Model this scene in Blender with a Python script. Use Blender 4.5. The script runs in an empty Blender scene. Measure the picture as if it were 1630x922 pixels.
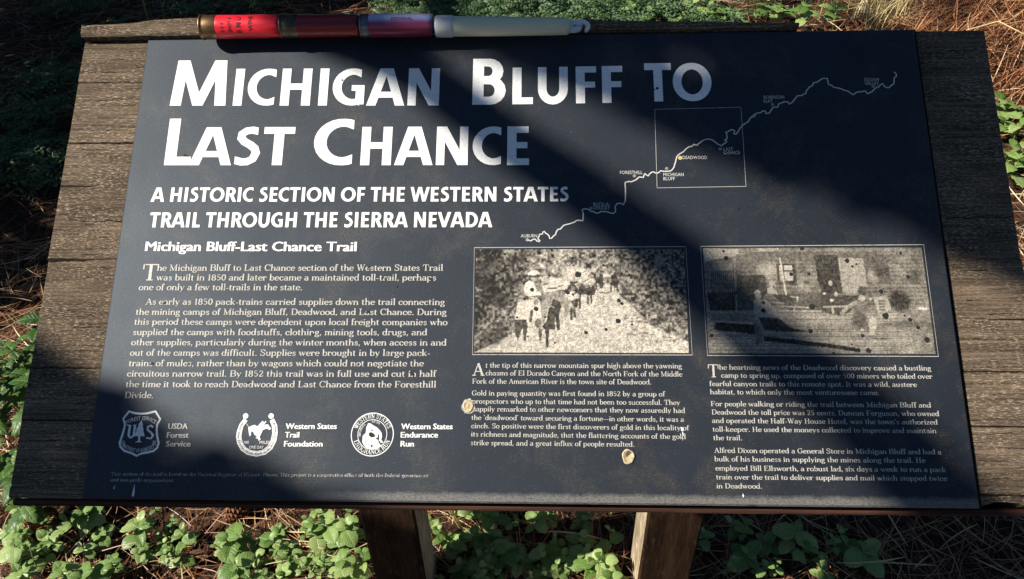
import bpy, math, random
import numpy as np
from mathutils import Vector, Matrix, noise as mn

random.seed(7); rng = np.random.default_rng(11)
scene = bpy.context.scene
col = scene.collection
rad = math.radians

# ------------------------------------------------------------------ camera
cam = bpy.data.cameras.new('camera'); cam_ob = bpy.data.objects.new('camera', cam); col.objects.link(cam_ob)
cam.sensor_width = 36.0; cam.lens = 26.99; cam.clip_start = 0.02; cam.clip_end = 400
rx = Vector((0.99919, 0.03079, -0.02585)); ry = Vector((-0.00040, -0.63539, -0.77219)); rz = Vector((-0.04021, 0.77158, -0.63487))
cm = Matrix((( rx.x, -ry.x, -rz.x, 0.01831), (rx.y, -ry.y, -rz.y, -0.53733), (rx.z, -ry.z, -rz.z, 1.31777), (0, 0, 0, 1)))
cam_ob.matrix_world = cm
scene.camera = cam_ob

# ------------------------------------------------------------------ sky, sun, exposure
TILT = rad(36.0); ZC = 0.92                              # the board's slope and the height of its centre
MP = Matrix(((1, 0, 0), (0, math.cos(TILT), -math.sin(TILT)), (0, math.sin(TILT), math.cos(TILT))))
SUN = (MP @ Vector((-1.19, 0.36, 1.0))).normalized()     # towards the sun
w = bpy.data.worlds.new('World'); scene.world = w; w.use_nodes = True
nt = w.node_tree; bg = nt.nodes['Background']
sky = nt.nodes.new('ShaderNodeTexSky'); sky.sky_type = 'NISHITA'; sky.sun_disc = False
sky.sun_elevation = math.asin(SUN.z); sky.sun_rotation = math.atan2(SUN.x, SUN.y)
nt.links.new(sky.outputs[0], bg.inputs[0]); bg.inputs[1].default_value = 0.05; sky.ozone_density = 8.0; sky.dust_density = 0.3; sky.air_density = 1.0
sl = bpy.data.lights.new('sun', 'SUN'); sl.energy = 5.0; sl.angle = rad(0.53); sl.color = (1.0, 0.93, 0.82)
so = bpy.data.objects.new('sun', sl); col.objects.link(so); so.rotation_euler = SUN.to_track_quat('Z', 'Y').to_euler(); so.location = SUN * 30
scene.view_settings.view_transform = 'Standard'; scene.view_settings.look = 'None'
scene.view_settings.exposure = 0.8; scene.view_settings.gamma = 1.0; scene.view_settings.use_curve_mapping = False
scene.cycles.max_bounces = 6; scene.cycles.transparent_max_bounces = 8

# ------------------------------------------------------------------ helpers
def mat(name, base=(.5, .5, .5), rough=.6, spec=.5, metal=0.0, trans=0.0):
    m = bpy.data.materials.new(name); m.use_nodes = True
    b = m.node_tree.nodes['Principled BSDF']
    b.inputs['Base Color'].default_value = (*base, 1); b.inputs['Roughness'].default_value = rough
    b.inputs['Specular IOR Level'].default_value = spec; b.inputs['Metallic'].default_value = metal
    b.inputs['Transmission Weight'].default_value = trans
    return m
class N:                                                  # a small node builder
    def __init__(s, m): s.m = m; s.t = m.node_tree; s.b = s.t.nodes['Principled BSDF']; s.c = None
    def coord(s, sc=(1, 1, 1), kind='Object'):
        if s.c is None: s.c = s.t.nodes.new('ShaderNodeTexCoord')
        mp = s.t.nodes.new('ShaderNodeMapping'); mp.inputs['Scale'].default_value = sc
        s.t.links.new(s.c.outputs[kind], mp.inputs[0]); return mp.outputs[0]
    def noise(s, vec, scale=5, detail=4, rough=.55, dist=0):
        n = s.t.nodes.new('ShaderNodeTexNoise'); n.inputs['Scale'].default_value = scale; n.inputs['Detail'].default_value = detail
        n.inputs['Roughness'].default_value = rough; n.inputs['Distortion'].default_value = dist
        s.t.links.new(vec, n.inputs['Vector']); return n.outputs['Fac']
    def ramp(s, fac, stops):
        r = s.t.nodes.new('ShaderNodeValToRGB'); e = r.color_ramp.elements
        while len(e) < len(stops): e.new(.5)
        for k, (p, c) in enumerate(stops):
            e[k].position = p; e[k].color = (*c, 1) if isinstance(c, tuple) else (c, c, c, 1)
        s.t.links.new(fac, r.inputs[0]); return r.outputs[0]
    def mix(s, a, b, f, mode='MIX'):
        n = s.t.nodes.new('ShaderNodeMix'); n.data_type = 'RGBA'; n.blend_type = mode
        for sock, v in ((n.inputs[6], a), (n.inputs[7], b), (n.inputs[0], f)):
            if isinstance(v, (int, float)): sock.default_value = v if sock == n.inputs[0] else (v, v, v, 1)
            elif isinstance(v, tuple): sock.default_value = (*v, 1)
            else: s.t.links.new(v, sock)
        return n.outputs[2]
    def math(s, op, a, b=0.0):
        n = s.t.nodes.new('ShaderNodeMath'); n.operation = op
        for k, v in enumerate((a, b)):
            if isinstance(v, (int, float)): n.inputs[k].default_value = v
            else: s.t.links.new(v, n.inputs[k])
        return n.outputs[0]
    def sep(s, vec):
        n = s.t.nodes.new('ShaderNodeSeparateXYZ'); s.t.links.new(vec, n.inputs[0]); return n.outputs
    def color(s, c): s.t.links.new(c, s.b.inputs['Base Color'])
    def rough(s, c): s.t.links.new(c, s.b.inputs['Roughness'])
    def bump(s, h, strength=.3, dist=.001):
        n = s.t.nodes.new('ShaderNodeBump'); n.inputs['Strength'].default_value = strength; n.inputs['Distance'].default_value = dist
        s.t.links.new(h, n.inputs['Height']); s.t.links.new(n.outputs[0], s.b.inputs['Normal'])

def mesh(name, v, f, m=None, smooth=False):
    me = bpy.data.meshes.new(name); me.from_pydata([tuple(p) for p in v], [], f)
    if m: me.materials.append(m)
    if smooth: me.polygons.foreach_set('use_smooth', [True] * len(me.polygons))
    me.update(); return me
def big_mesh(name, V, F, m, smooth=False):                # numpy: V (n,3), F (k,4) or (k,3)
    me = bpy.data.meshes.new(name); k, q = F.shape
    me.vertices.add(len(V)); me.vertices.foreach_set('co', V.astype(np.float32).ravel())
    me.loops.add(k * q); me.loops.foreach_set('vertex_index', F.astype(np.int32).ravel())
    me.polygons.add(k); me.polygons.foreach_set('loop_start', np.arange(0, k * q, q, dtype=np.int32))
    me.polygons.foreach_set('loop_total', np.full(k, q, np.int32))
    if smooth: me.polygons.foreach_set('use_smooth', np.ones(k, bool))
    me.materials.append(m); me.update(calc_edges=True); return me
def ob(name, me, parent=None, loc=None, rot=None):
    o = bpy.data.objects.new(name, me); col.objects.link(o)
    if loc is not None: o.location = loc
    if rot is not None: o.rotation_euler = rot
    if parent is not None: o.parent = parent
    return o
def tag(o, label=None, cat=None, group=None, kind=None):
    if label: o['label'] = label
    if cat: o['category'] = cat
    if group: o['group'] = group
    if kind: o['kind'] = kind
    return o
def empty(name, loc=(0, 0, 0), rot=(0, 0, 0)):
    o = bpy.data.objects.new(name, None); col.objects.link(o); o.location = loc; o.rotation_euler = rot
    o.empty_display_size = .05; return o

def tube(pts, radii, seg=8, cap=True):                    # a tapered tube along points
    V, F = [], []
    pts = [Vector(p) for p in pts]
    up = Vector((0, 0, 1))
    for i, p in enumerate(pts):
        d = (pts[min(i + 1, len(pts) - 1)] - pts[max(i - 1, 0)]).normalized()
        a = d.cross(up)
        if a.length < .05: a = d.cross(Vector((1, 0, 0)))
        a.normalize(); b = d.cross(a)
        for k in range(seg):
            t = 2 * math.pi * k / seg
            V.append(p + (a * math.cos(t) + b * math.sin(t)) * radii[i])
    for i in range(len(pts) - 1):
        for k in range(seg):
            F.append((i * seg + k, i * seg + (k + 1) % seg, (i + 1) * seg + (k + 1) % seg, (i + 1) * seg + k))
    if cap: F.append(tuple(range(seg))[::-1]); F.append(tuple((len(pts) - 1) * seg + k for k in range(seg)))
    return V, F
def lathe_x(prof, seg=40):                                # profile (x, r) turned about the X axis
    V, F = [], []
    for x, r in prof:
        for k in range(seg):
            t = 2 * math.pi * k / seg; V.append((x, r * math.cos(t), r * math.sin(t)))
    n = len(prof)
    for i in range(n - 1):
        for k in range(seg):
            F.append((i * seg + k, (i + 1) * seg + k, (i + 1) * seg + (k + 1) % seg, i * seg + (k + 1) % seg))
    return V, F

# all figures in millimetres on the face of the panel: u to the right, v up, origin at its centre
LINES=[('title', 'B', 'M', -332.19, 142.03, -274.37, 141.39, 47.15), ('title', 'B', 'ICHIGAN', -273.9, 141.38, -73.48, 139.3, 38.24), ('title', 'B', 'B', -51.13, 139.88, -13.93, 139.47, 47.14), ('title', 'B', 'LUFF', -13.36, 139.78, 92.9, 140.3, 37.51), ('title', 'B', 'TO', 110.85, 141.23, 172.58, 141.04, 38.94), ('title', 'B', 'L', -332.55, 82.06, -301.95, 81.83, 46.62), ('title', 'B', 'AST', -303.7, 81.84, -207.87, 81.13, 37.84), ('title', 'B', 'C', -191.13, 80.88, -152.03, 80.59, 46.17), ('title', 'B', 'HANCE', -150.55, 80.7, 8.14, 79.7, 37.84), ('subtitle', 'B', 'A HISTORIC SECTION OF THE WESTERN STATES', -335.34, 46.43, 41.51, 44.84, 13.79), ('subtitle', 'B', 'TRAIL THROUGH THE SIERRA NEVADA', -334.17, 22.07, -26.42, 21.06, 14.18), ('trail_name', 'I', 'Michigan Bluff-Last Chance Trail', -334.58, 0.0, -145.0, -0.71, 8.74), ('left_column_text', 'S', 'T', -334.37, -27.09, -319.28, -27.11, 14.95), ('left_column_text', 'S', 'he Michigan Bluff to Last Chance section of the Western States Trail', -321.43, -18.27, -68.03, -18.64, 5.72), ('left_column_text', 'S', 'was built in 1850 and later became a maintained toll-trail, perhaps', -320.86, -27.11, -73.75, -27.44, 5.68), ('left_column_text', 'S', 'one of only a few toll-trails in the state.', -335.54, -35.93, -190.17, -36.1, 5.68), ('left_column_text', 'S', 'As early as 1850 pack-trains carried supplies down the trail connecting', -327.65, -48.93, -65.58, -49.16, 5.59), ('left_column_text', 'S', 'the mining camps of Michigan Bluff, Deadwood, and Last Chance. During', -335.25, -57.97, -63.84, -57.98, 5.55), ('left_column_text', 'S', 'this period these camps were dependent upon local freight companies who', -335.39, -66.77, -62.76, -66.86, 5.52), ('left_column_text', 'S', 'supplied the camps with foodstuffs, clothing, mining tools, drugs, and', -335.42, -75.9, -79.8, -75.6, 5.48), ('left_column_text', 'S', 'other supplies, particularly during the winter months, when access in and', -335.58, -84.8, -63.02, -84.37, 5.45), ('left_column_text', 'S', 'out of the camps was difficult. Supplies were brought in by large pack-', -335.45, -93.81, -76.58, -93.27, 5.41), ('left_column_text', 'S', 'trains of mules, rather than by wagons which could not negotiate the', -335.34, -102.91, -81.72, -102.15, 5.37), ('left_column_text', 'S', 'circuitous narrow trail. By 1852 this trail was in full use and cut in half', -335.65, -111.8, -70.86, -110.9, 5.33), ('left_column_text', 'S', 'the time it took to reach Deadwood and Last Chance from the Foresthill', -335.49, -120.78, -70.55, -119.85, 5.3), ('left_column_text', 'S', 'Divide.', -335.12, -130.07, -309.85, -129.94, 5.3), ('middle_column_text', 'S', 'A', -40.91, -109.83, -30.43, -109.89, 10.69), ('middle_column_text', 'S', 't the tip of this narrow mountain spur high above the yawning', -29.93, -103.02, 133.49, -103.04, 4.22), ('middle_column_text', 'S', 'chasms of El Dorado Canyon and the North Fork of the Middle', -29.65, -109.52, 133.64, -109.89, 4.19), ('middle_column_text', 'S', 'Fork of the American River is the town site of Deadwood.', -40.76, -116.51, 107.91, -116.51, 4.18), ('middle_column_text', 'S', 'Gold in paying quantity was first found in 1852 by a group of', -40.8, -126.33, 118.7, -126.34, 4.15), ('middle_column_text', 'S', 'prospectors who up to that time had not been too successful. They', -40.38, -133.03, 130.74, -133.26, 4.12), ('middle_column_text', 'S', 'happily remarked to other newcomers that they now assuredly had', -40.45, -139.38, 134.47, -139.72, 4.1), ('middle_column_text', 'S', 'the ‘deadwood’ toward securing a fortune—in other words, it was a', -40.7, -146.37, 133.28, -146.89, 4.08), ('middle_column_text', 'S', 'cinch. So positive were the first discoverers of gold in this locality of', -40.75, -153.12, 136.96, -153.73, 4.06), ('middle_column_text', 'S', 'its richness and magnitude, that the flattering accounts of the gold', -40.75, -159.83, 134.11, -160.63, 4.04), ('middle_column_text', 'S', 'strike spread, and a great influx of people resulted.', -40.85, -166.8, 92.45, -167.04, 4.02), ('right_column_text', 'S', 'T', 154.57, -110.32, 163.86, -110.39, 10.71), ('right_column_text', 'S', 'he heartning news of the Deadwood discovery caused a bustling', 163.97, -103.97, 335.75, -104.09, 4.16), ('right_column_text', 'S', 'camp to spring up, composed of over 500 miners who toiled over', 165.13, -110.64, 335.91, -110.85, 4.15), ('right_column_text', 'S', 'fearful canyon trails to this remote spot. It was a wild, austere', 155.2, -117.64, 322.73, -117.63, 4.12), ('right_column_text', 'S', 'habitat, to which only the most venturesome came.', 155.35, -124.35, 291.91, -124.32, 4.1), ('right_column_text', 'S', 'For people walking or riding the trail between Michigan Bluff and', 155.33, -134.04, 331.99, -134.2, 4.07), ('right_column_text', 'S', 'Deadwood the toll price was 25 cents. Duncan Ferguson, who owned', 155.72, -140.81, 337.64, -141.01, 4.05), ('right_column_text', 'S', "and operated the Half-Way House Hotel, was the town's authorized", 155.6, -147.6, 335.54, -147.78, 4.03), ('right_column_text', 'S', 'toll-keeper. He used the moneys collected to improve and maintain', 155.72, -154.55, 333.7, -154.56, 4.0), ('right_column_text', 'S', 'the trail.', 155.9, -161.37, 179.27, -161.29, 4.0), ('right_column_text', 'S', 'Alfred Dixon operated a General Store in Michigan Bluff and had a', 156.09, -171.37, 335.42, -171.16, 3.95), ('right_column_text', 'S', 'bulk of his business in supplying the mines along the trail. He', 155.97, -178.09, 322.14, -177.91, 3.93), ('right_column_text', 'S', 'employed Bill Ellsworth, a robust lad, six days a week to run a pack', 156.31, -185.26, 337.32, -184.87, 3.91), ('right_column_text', 'S', 'train over the trail to deliver supplies and mail which stopped twice', 156.42, -192.15, 337.31, -191.68, 3.89), ('right_column_text', 'S', 'in Deadwood.', 156.28, -199.1, 192.33, -198.99, 3.88), ('footnote_text', 'S', 'This section of the trail is listed on the National Register of Historic Places. This project is a cooperative effort of both the federal government', -337.32, -193.61, -74.12, -192.61, 2.7), ('footnote_text', 'S', 'and non-profit organizations.', -337.26, -198.43, -283.56, -198.28, 2.71), ('agency_name', 'I', 'USDA', -294.3, -155.51, -277.6, -155.39, 4.66), ('agency_name', 'I', 'Forest', -294.57, -162.73, -275.8, -162.59, 4.63), ('agency_name', 'I', 'Service', -294.47, -169.91, -273.42, -169.75, 4.61), ('foundation_name', 'I', 'Western States', -195.11, -154.83, -152.07, -154.54, 4.62), ('foundation_name', 'I', 'Trail', -195.1, -161.86, -182.9, -161.77, 4.6), ('foundation_name', 'I', 'Foundation', -195.21, -169.15, -162.86, -168.9, 4.58), ('race_name', 'I', 'Western States', -98.55, -154.38, -55.86, -154.09, 4.61), ('race_name', 'I', 'Endurance', -98.66, -161.16, -67.67, -160.93, 4.58), ('race_name', 'I', 'Run', -98.47, -168.41, -87.23, -168.32, 4.56), ('map_place_name', 'I', 'AUBURN', -0.91, 11.51, 13.3, 11.47, 3.01), ('map_place_name', 'I', 'BUCK-A-', 62.71, 40.55, 77.24, 40.47, 3.06), ('map_place_name', 'I', 'CHUCKY', 62.65, 37.2, 77.16, 37.13, 3.05), ('map_place_name', 'I', 'FORESTHILL', 86.85, 70.45, 106.65, 70.31, 3.12), ('map_place_name', 'I', 'MICHIGAN', 124.94, 68.21, 142.82, 68.09, 3.11), ('map_place_name', 'I', 'BLUFF', 124.79, 64.33, 135.04, 64.27, 3.1), ('map_place_name', 'I', 'DEADWOOD', 142.63, 84.37, 164.17, 84.2, 3.15), ('map_place_name', 'I', 'LAST', 179.17, 92.19, 187.7, 92.12, 3.16), ('map_place_name', 'I', 'CHANCE', 178.98, 88.8, 193.45, 88.68, 3.15), ('map_place_name', 'I', 'ROBINSON', 218.18, 142.78, 236.34, 142.57, 3.26), ('map_place_name', 'I', 'FLAT', 217.89, 138.77, 225.85, 138.68, 3.25), ('map_place_name', 'I', 'SQUAW', 309.24, 159.27, 322.8, 159.1, 3.28), ('map_place_name', 'I', 'VALLEY', 309.29, 155.41, 321.94, 155.26, 3.28)]
ROUTE=[(4.34, 9.31), (6.46, 8.86), (7.88, 8.26), (9.29, 9.59), (11.4, 10.03), (13.17, 8.32), (15.29, 7.57), (15.85, 8.53), (14.01, 10.02), (14.93, 12.39), (15.49, 14.47), (17.75, 14.47), (18.46, 16.48), (19.52, 17.07), (21.29, 14.98), (22.7, 14.23), (23.75, 12.74), (24.24, 10.51), (25.86, 10.72), (29.4, 14.2), (30.34, 17.18), (31.55, 18.89), (33.31, 19.03), (36.52, 22.61), (39.71, 23.49), (46.09, 25.56), (48.94, 27.35), (53.17, 26.58), (53.6, 31.69), (53.42, 34.7), (52.82, 37.12), (54.74, 37.72), (58.29, 37.55), (60.38, 35.58), (62.5, 35.26), (65.3, 33.52), (69.59, 35.38), (73.83, 35.21), (77.33, 33.84), (80.51, 33.67), (81.96, 35.32), (81.72, 39.85), (83.2, 42.49), (86.04, 43.01), (89.33, 41.48), (89.59, 43.22), (90.69, 44.73), (91.18, 57.0), (91.05, 62.32), (93.14, 63.09), (96.74, 63.06), (100.39, 64.69), (103.63, 67.58), (107.22, 67.07), (108.7, 70.96), (111.59, 68.5), (114.59, 71.89), (116.41, 72.37), (119.5, 70.88), (122.75, 73.3), (125.88, 72.79), (131.75, 73.23), (134.59, 76.63), (136.15, 81.52), (137.74, 86.91), (140.11, 89.36), (143.36, 91.31), (148.57, 96.21), (151.31, 96.68), (153.22, 98.65), (155.88, 97.63), (161.09, 102.06), (165.71, 103.71), (169.73, 102.68), (174.47, 98.47), (177.53, 96.75), (179.91, 98.91), (182.75, 101.07), (180.29, 102.19), (183.13, 104.35), (182.67, 107.34), (183.19, 108.33), (181.66, 110.15), (185.18, 111.31), (187.52, 112.59), (190.17, 111.46), (188.83, 108.78), (190.86, 108.06), (192.31, 109.45), (194.85, 113.72), (197.31, 116.7), (202.53, 120.17), (205.06, 124.17), (208.3, 124.94), (210.83, 128.66), (205.21, 124.6), (208.48, 125.08), (210.56, 128.45), (213.83, 128.83), (216.29, 130.86), (218.76, 130.32), (218.87, 128.05), (222.14, 128.53), (225.8, 134.16), (229.98, 134.33), (230.68, 137.42), (236.43, 139.74), (239.46, 139.39), (240.39, 137.11), (243.33, 139.14), (248.49, 145.52), (251.73, 145.48), (256.11, 147.83), (256.79, 150.43), (259.89, 154.05), (263.14, 156.1), (263.51, 158.19), (266.81, 158.68), (272.28, 162.6), (276.48, 162.76), (277.28, 156.24), (279.98, 155.37), (281.21, 153.58), (288.0, 151.93), (290.61, 150.23), (293.34, 149.78), (298.05, 145.98), (301.54, 148.54), (305.26, 148.81), (309.03, 149.59), (310.85, 146.66), (314.93, 148.69), (318.05, 151.98), (321.46, 153.61), (325.05, 156.9), (327.38, 152.91), (330.58, 152.66), (332.65, 154.72), (335.13, 156.26), (336.11, 162.52), (338.32, 164.07), (338.16, 166.7), (336.49, 168.3)]
MAP_SQUARE=[(119.73, 133.39), (197.19, 134.58), (196.61, 58.08), (118.99, 57.12)]
MARKERS=[(4.68, 9.42), (60.46, 38.38), (99.4, 68.63), (128.13, 75.47), (176.37, 93.93), (225.46, 136.86), (316.59, 153.83), (140.46, 85.63)]
FRAME_A=[(-41.41, 2.33), (141.59, 2.76), (142.49, -91.83), (-40.94, -92.02)]
FRAME_B=[(154.33, 2.99), (342.86, 3.93), (342.92, -92.41), (154.99, -92.14)]
SHIELD=[(-329.38, -141.12), (-325.18, -142.48), (-319.73, -143.14), (-313.54, -142.76), (-306.82, -140.98), (-301.81, -147.44), (-303.92, -151.76), (-303.76, -156.48), (-302.66, -161.6), (-300.63, -167.12), (-301.46, -170.94), (-304.21, -173.5), (-309.32, -174.81), (-314.49, -175.7), (-317.93, -177.58), (-322.44, -175.51), (-328.87, -173.7), (-332.69, -170.34), (-333.79, -166.94), (-332.42, -160.96), (-331.48, -154.95), (-331.51, -151.51), (-333.45, -147.21)]
SHIELD_TREE=[(-317.69, -148.4), (-315.84, -152.27), (-316.32, -152.7), (-314.8, -156.13), (-315.18, -156.56), (-313.26, -161.68), (-317.09, -161.53), (-316.55, -165.54), (-314.82, -166.63), (-321.17, -166.68), (-318.5, -165.55), (-318.77, -161.55), (-322.55, -161.74), (-320.71, -157.02), (-321.3, -156.6), (-319.51, -152.72), (-320.02, -152.3)]
SHIELD_US=[[(-329.11, -152.79), (-326.89, -152.77), (-327.1, -160.92), (-325.0, -163.3), (-322.67, -160.89), (-322.71, -152.74)], [(-307.13, -154.36), (-309.13, -152.65), (-311.62, -153.96), (-311.28, -156.53), (-308.38, -158.4), (-306.3, -160.77), (-307.71, -163.51), (-311.77, -162.95)]]
SHIELD_ARC_TOP=[(-330.36, -150.21), (-324.48, -147.58), (-317.92, -146.68), (-311.64, -147.07), (-305.29, -150.05)]
SHIELD_ARC_LOW=[(-331.58, -165.65), (-329.4, -169.89), (-322.87, -172.38), (-317.88, -173.36), (-310.54, -172.28), (-304.32, -169.27), (-304.25, -165.02)]
SHOE=[(-229.29, -147.24), (-232.37, -151.72), (-233.87, -156.85), (-234.23, -161.11), (-232.94, -166.19), (-229.55, -171.23), (-224.44, -174.39), (-217.36, -175.67), (-210.55, -174.11), (-206.12, -170.21), (-203.6, -164.28), (-203.07, -158.34), (-203.95, -152.38), (-207.05, -147.1)]
SHOE_IN=[(-227.87, -148.26), (-230.96, -152.56), (-231.77, -157.69), (-231.79, -161.94), (-229.97, -167.01), (-226.54, -170.78), (-221.98, -172.85), (-217.15, -173.32), (-212.45, -172.36), (-208.8, -169.38), (-206.21, -164.3), (-205.43, -158.36), (-206.4, -152.4), (-208.54, -148.14)]
SHOE_BALLS=[(-229.57, -144.4), (-208.01, -144.27)]
RIDER=[[(-228.58, -149.98), (-226.57, -152.53), (-225.42, -153.55), (-226.53, -152.96), (-227.71, -151.69)], [(-226.45, -153.82), (-223.94, -152.52), (-221.39, -151.64), (-218.63, -152.91), (-217.08, -150.76), (-214.68, -148.18), (-213.69, -149.45), (-214.85, -151.17), (-212.05, -148.16), (-211.53, -149.01), (-213.49, -151.59), (-210.02, -151.14), (-207.09, -154.54), (-208.28, -155.82), (-210.59, -154.56), (-213.97, -155.86), (-215.01, -158.85), (-216.08, -161.4), (-218.31, -161.0), (-220.62, -159.74), (-221.69, -157.62), (-223.53, -156.78), (-223.64, -160.19), (-224.69, -161.04), (-225.64, -157.65)], [(-218.31, -161.0), (-216.08, -161.4), (-215.01, -163.52), (-216.64, -164.8), (-217.24, -163.11), (-219.5, -162.28)], [(-222.18, -152.5), (-219.23, -155.9), (-222.17, -157.2)]]
SHOE_TEXT=[[(-228.82, -167.17), (-224.71, -167.14)], [(-215.73, -167.07), (-207.28, -167.01)], [(-224.07, -171.02), (-212.15, -170.93)]]
RUN_OUT=[(-122.2, -158.74), (-104.41, -158.62), (-123.18, -141.1)]
RUN_IN=[(-122.18, -159.06), (-110.15, -158.97), (-122.84, -147.24)]
CAT=[(-126.23, -149.85), (-124.64, -149.65), (-121.97, -151.33), (-118.66, -153.07), (-116.3, -155.25), (-114.58, -157.44), (-114.03, -160.56), (-114.61, -163.06), (-112.78, -165.04), (-114.79, -165.68), (-116.31, -163.38), (-116.37, -159.95), (-117.46, -157.46), (-117.68, -161.84), (-116.39, -165.57), (-114.34, -168.04), (-117.1, -170.04), (-121.53, -170.7), (-125.73, -169.86), (-128.74, -167.52), (-130.16, -165.05), (-130.13, -160.05), (-127.72, -157.53), (-127.52, -153.13)]
CAT_HOLES=[[(-125.15, -157.51), (-122.95, -156.87), (-119.94, -159.04), (-120.48, -160.92), (-123.02, -161.25), (-125.03, -159.7)], [(-123.42, -154.05), (-121.72, -155.92), (-122.98, -156.24)], [(-118.73, -161.22), (-117.57, -161.52), (-117.8, -163.08), (-118.78, -162.78)], [(-125.28, -166.57), (-124.6, -167.18), (-125.54, -167.5)], [(-123.34, -166.99), (-121.39, -167.47), (-121.63, -169.02), (-122.58, -169.03)], [(-127.36, -163.78), (-126.87, -164.4), (-127.92, -165.03)]]
HOLES=[(-43.41, -135.32), (87.16, -174.95)]
DENTS=[(-37.94, -10.34, 1.35), (-28.46, -5.71, 1.89), (-15.09, -3.75, 1.35), (14.82, -2.49, 2.3), (25.88, -0.25, 1.22), (26.49, -4.91, 1.62), (43.32, -7.59, 1.49), (62.3, -5.25, 2.03), (57.12, -14.08, 2.43), (48.2, -22.07, 3.25), (-1.37, -17.02, 2.43), (23.91, -22.96, 1.22), (8.82, -35.6, 2.16), (39.27, -38.2, 2.03), (43.88, -39.88, 1.22), (12.37, -52.49, 2.3), (-3.81, -59.92, 1.08), (20.09, -59.51, 1.08), (85.84, -21.34, 1.35), (92.06, -22.39, 1.22), (105.36, -16.79, 2.7), (120.54, -2.21, 1.76), (82.74, -45.15, 2.03), (85.15, -47.72, 1.76), (94.93, -43.61, 2.43), (106.76, -41.56, 2.43), (113.43, -45.4, 1.49), (126.57, -47.19, 2.7), (128.26, -30.35, 2.3), (135.68, -36.42, 2.03), (132.08, -33.84, 1.62), (81.67, -62.99, 2.57), (93.29, -65.88, 1.22), (71.29, -70.2, 1.62), (54.38, -72.87, 1.89), (28.07, -81.71, 0.95), (99.95, -9.69, 1.62), (118.99, -26.32, 1.49), (70.33, -13.98, 1.35), (2.33, -43.62, 1.49), (133.53, -56.85, 1.22), (5.36, -76.37, 0.81), (173.45, -1.3, 1.32), (175.15, -7.73, 2.45), (204.04, -47.03, 1.7), (203.56, -53.76, 2.45), (213.42, -62.53, 1.7), (181.72, -38.49, 1.32), (240.02, 1.1, 2.26), (251.41, -18.42, 1.13), (243.91, -22.02, 1.7), (229.01, -22.0, 2.07), (276.99, -10.31, 2.45), (280.96, -15.21, 1.32), (284.57, -13.22, 1.13), (322.49, -3.68, 1.51), (326.03, -24.45, 1.89), (302.43, -37.27, 2.45), (303.98, -58.41, 3.4), (323.68, -61.52, 2.07), (329.23, -68.11, 1.89), (335.27, -78.44, 2.83), (286.84, -87.64, 2.64), (240.99, -71.56, 2.26), (242.37, -82.61, 1.7), (244.18, -50.38, 3.02), (283.3, -75.28, 1.89), (319.58, -58.04, 1.13), (258.23, -89.77, 1.32), (159.28, -75.36, 1.89), (273.76, -82.36, 0.94), (-133.34, -15.39, 1.37), (-310.58, -47.38, 1.72), (-132.0, -55.33, 1.72), (-232.08, -60.75, 0.69), (-178.32, -74.85, 1.37), (-120.53, -24.77, 1.37), (-78.11, -26.17, 1.72), (-315.16, -100.61, 1.55), (-168.5, -73.89, 0.86), (-258.96, -83.47, 1.03), (-283.27, -100.69, 1.03), (-91.52, -108.05, 2.23), (-230.41, -116.65, 1.37), (-203.88, -92.64, 0.86), (-107.88, -32.92, 0.86), (122.7, 154.4, 1.6), (119.81, 153.16, 1.0), (-309.58, 92.01, 1.3), (-307.08, 90.74, 0.9), (-168.58, 166.38, 1.2), (-161.9, 163.69, 0.8), (188.55, 37.58, 1.2), (21.79, 183.43, 0.7)]
EDGE_B=[[-0.186, 0.758], [-0.174, 0.768], [-0.169, 0.79], [-0.152, 0.809], [-0.105, 0.827], [-0.08, 0.841], [-0.048, 0.855], [-0.016, 0.867], [0.018, 0.893], [0.068, 0.923], [0.127, 0.95]]
LIMB_A=[[-0.214, 0.723], [-0.181, 0.739], [-0.153, 0.748], [-0.117, 0.754], [-0.071, 0.762], [-0.04, 0.771], [-0.013, 0.775], [0.016, 0.781], [0.04, 0.785], [0.077, 0.786], [0.102, 0.787], [0.144, 0.792], [0.18, 0.799], [0.213, 0.795], [0.234, 0.793], [0.268, 0.795]]
EDGE_C=[[-0.053, 0.393], [-0.032, 0.397], [-0.007, 0.412], [0.013, 0.422], [0.033, 0.434], [0.057, 0.44], [0.08, 0.459], [0.106, 0.474], [0.131, 0.49]]
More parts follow.
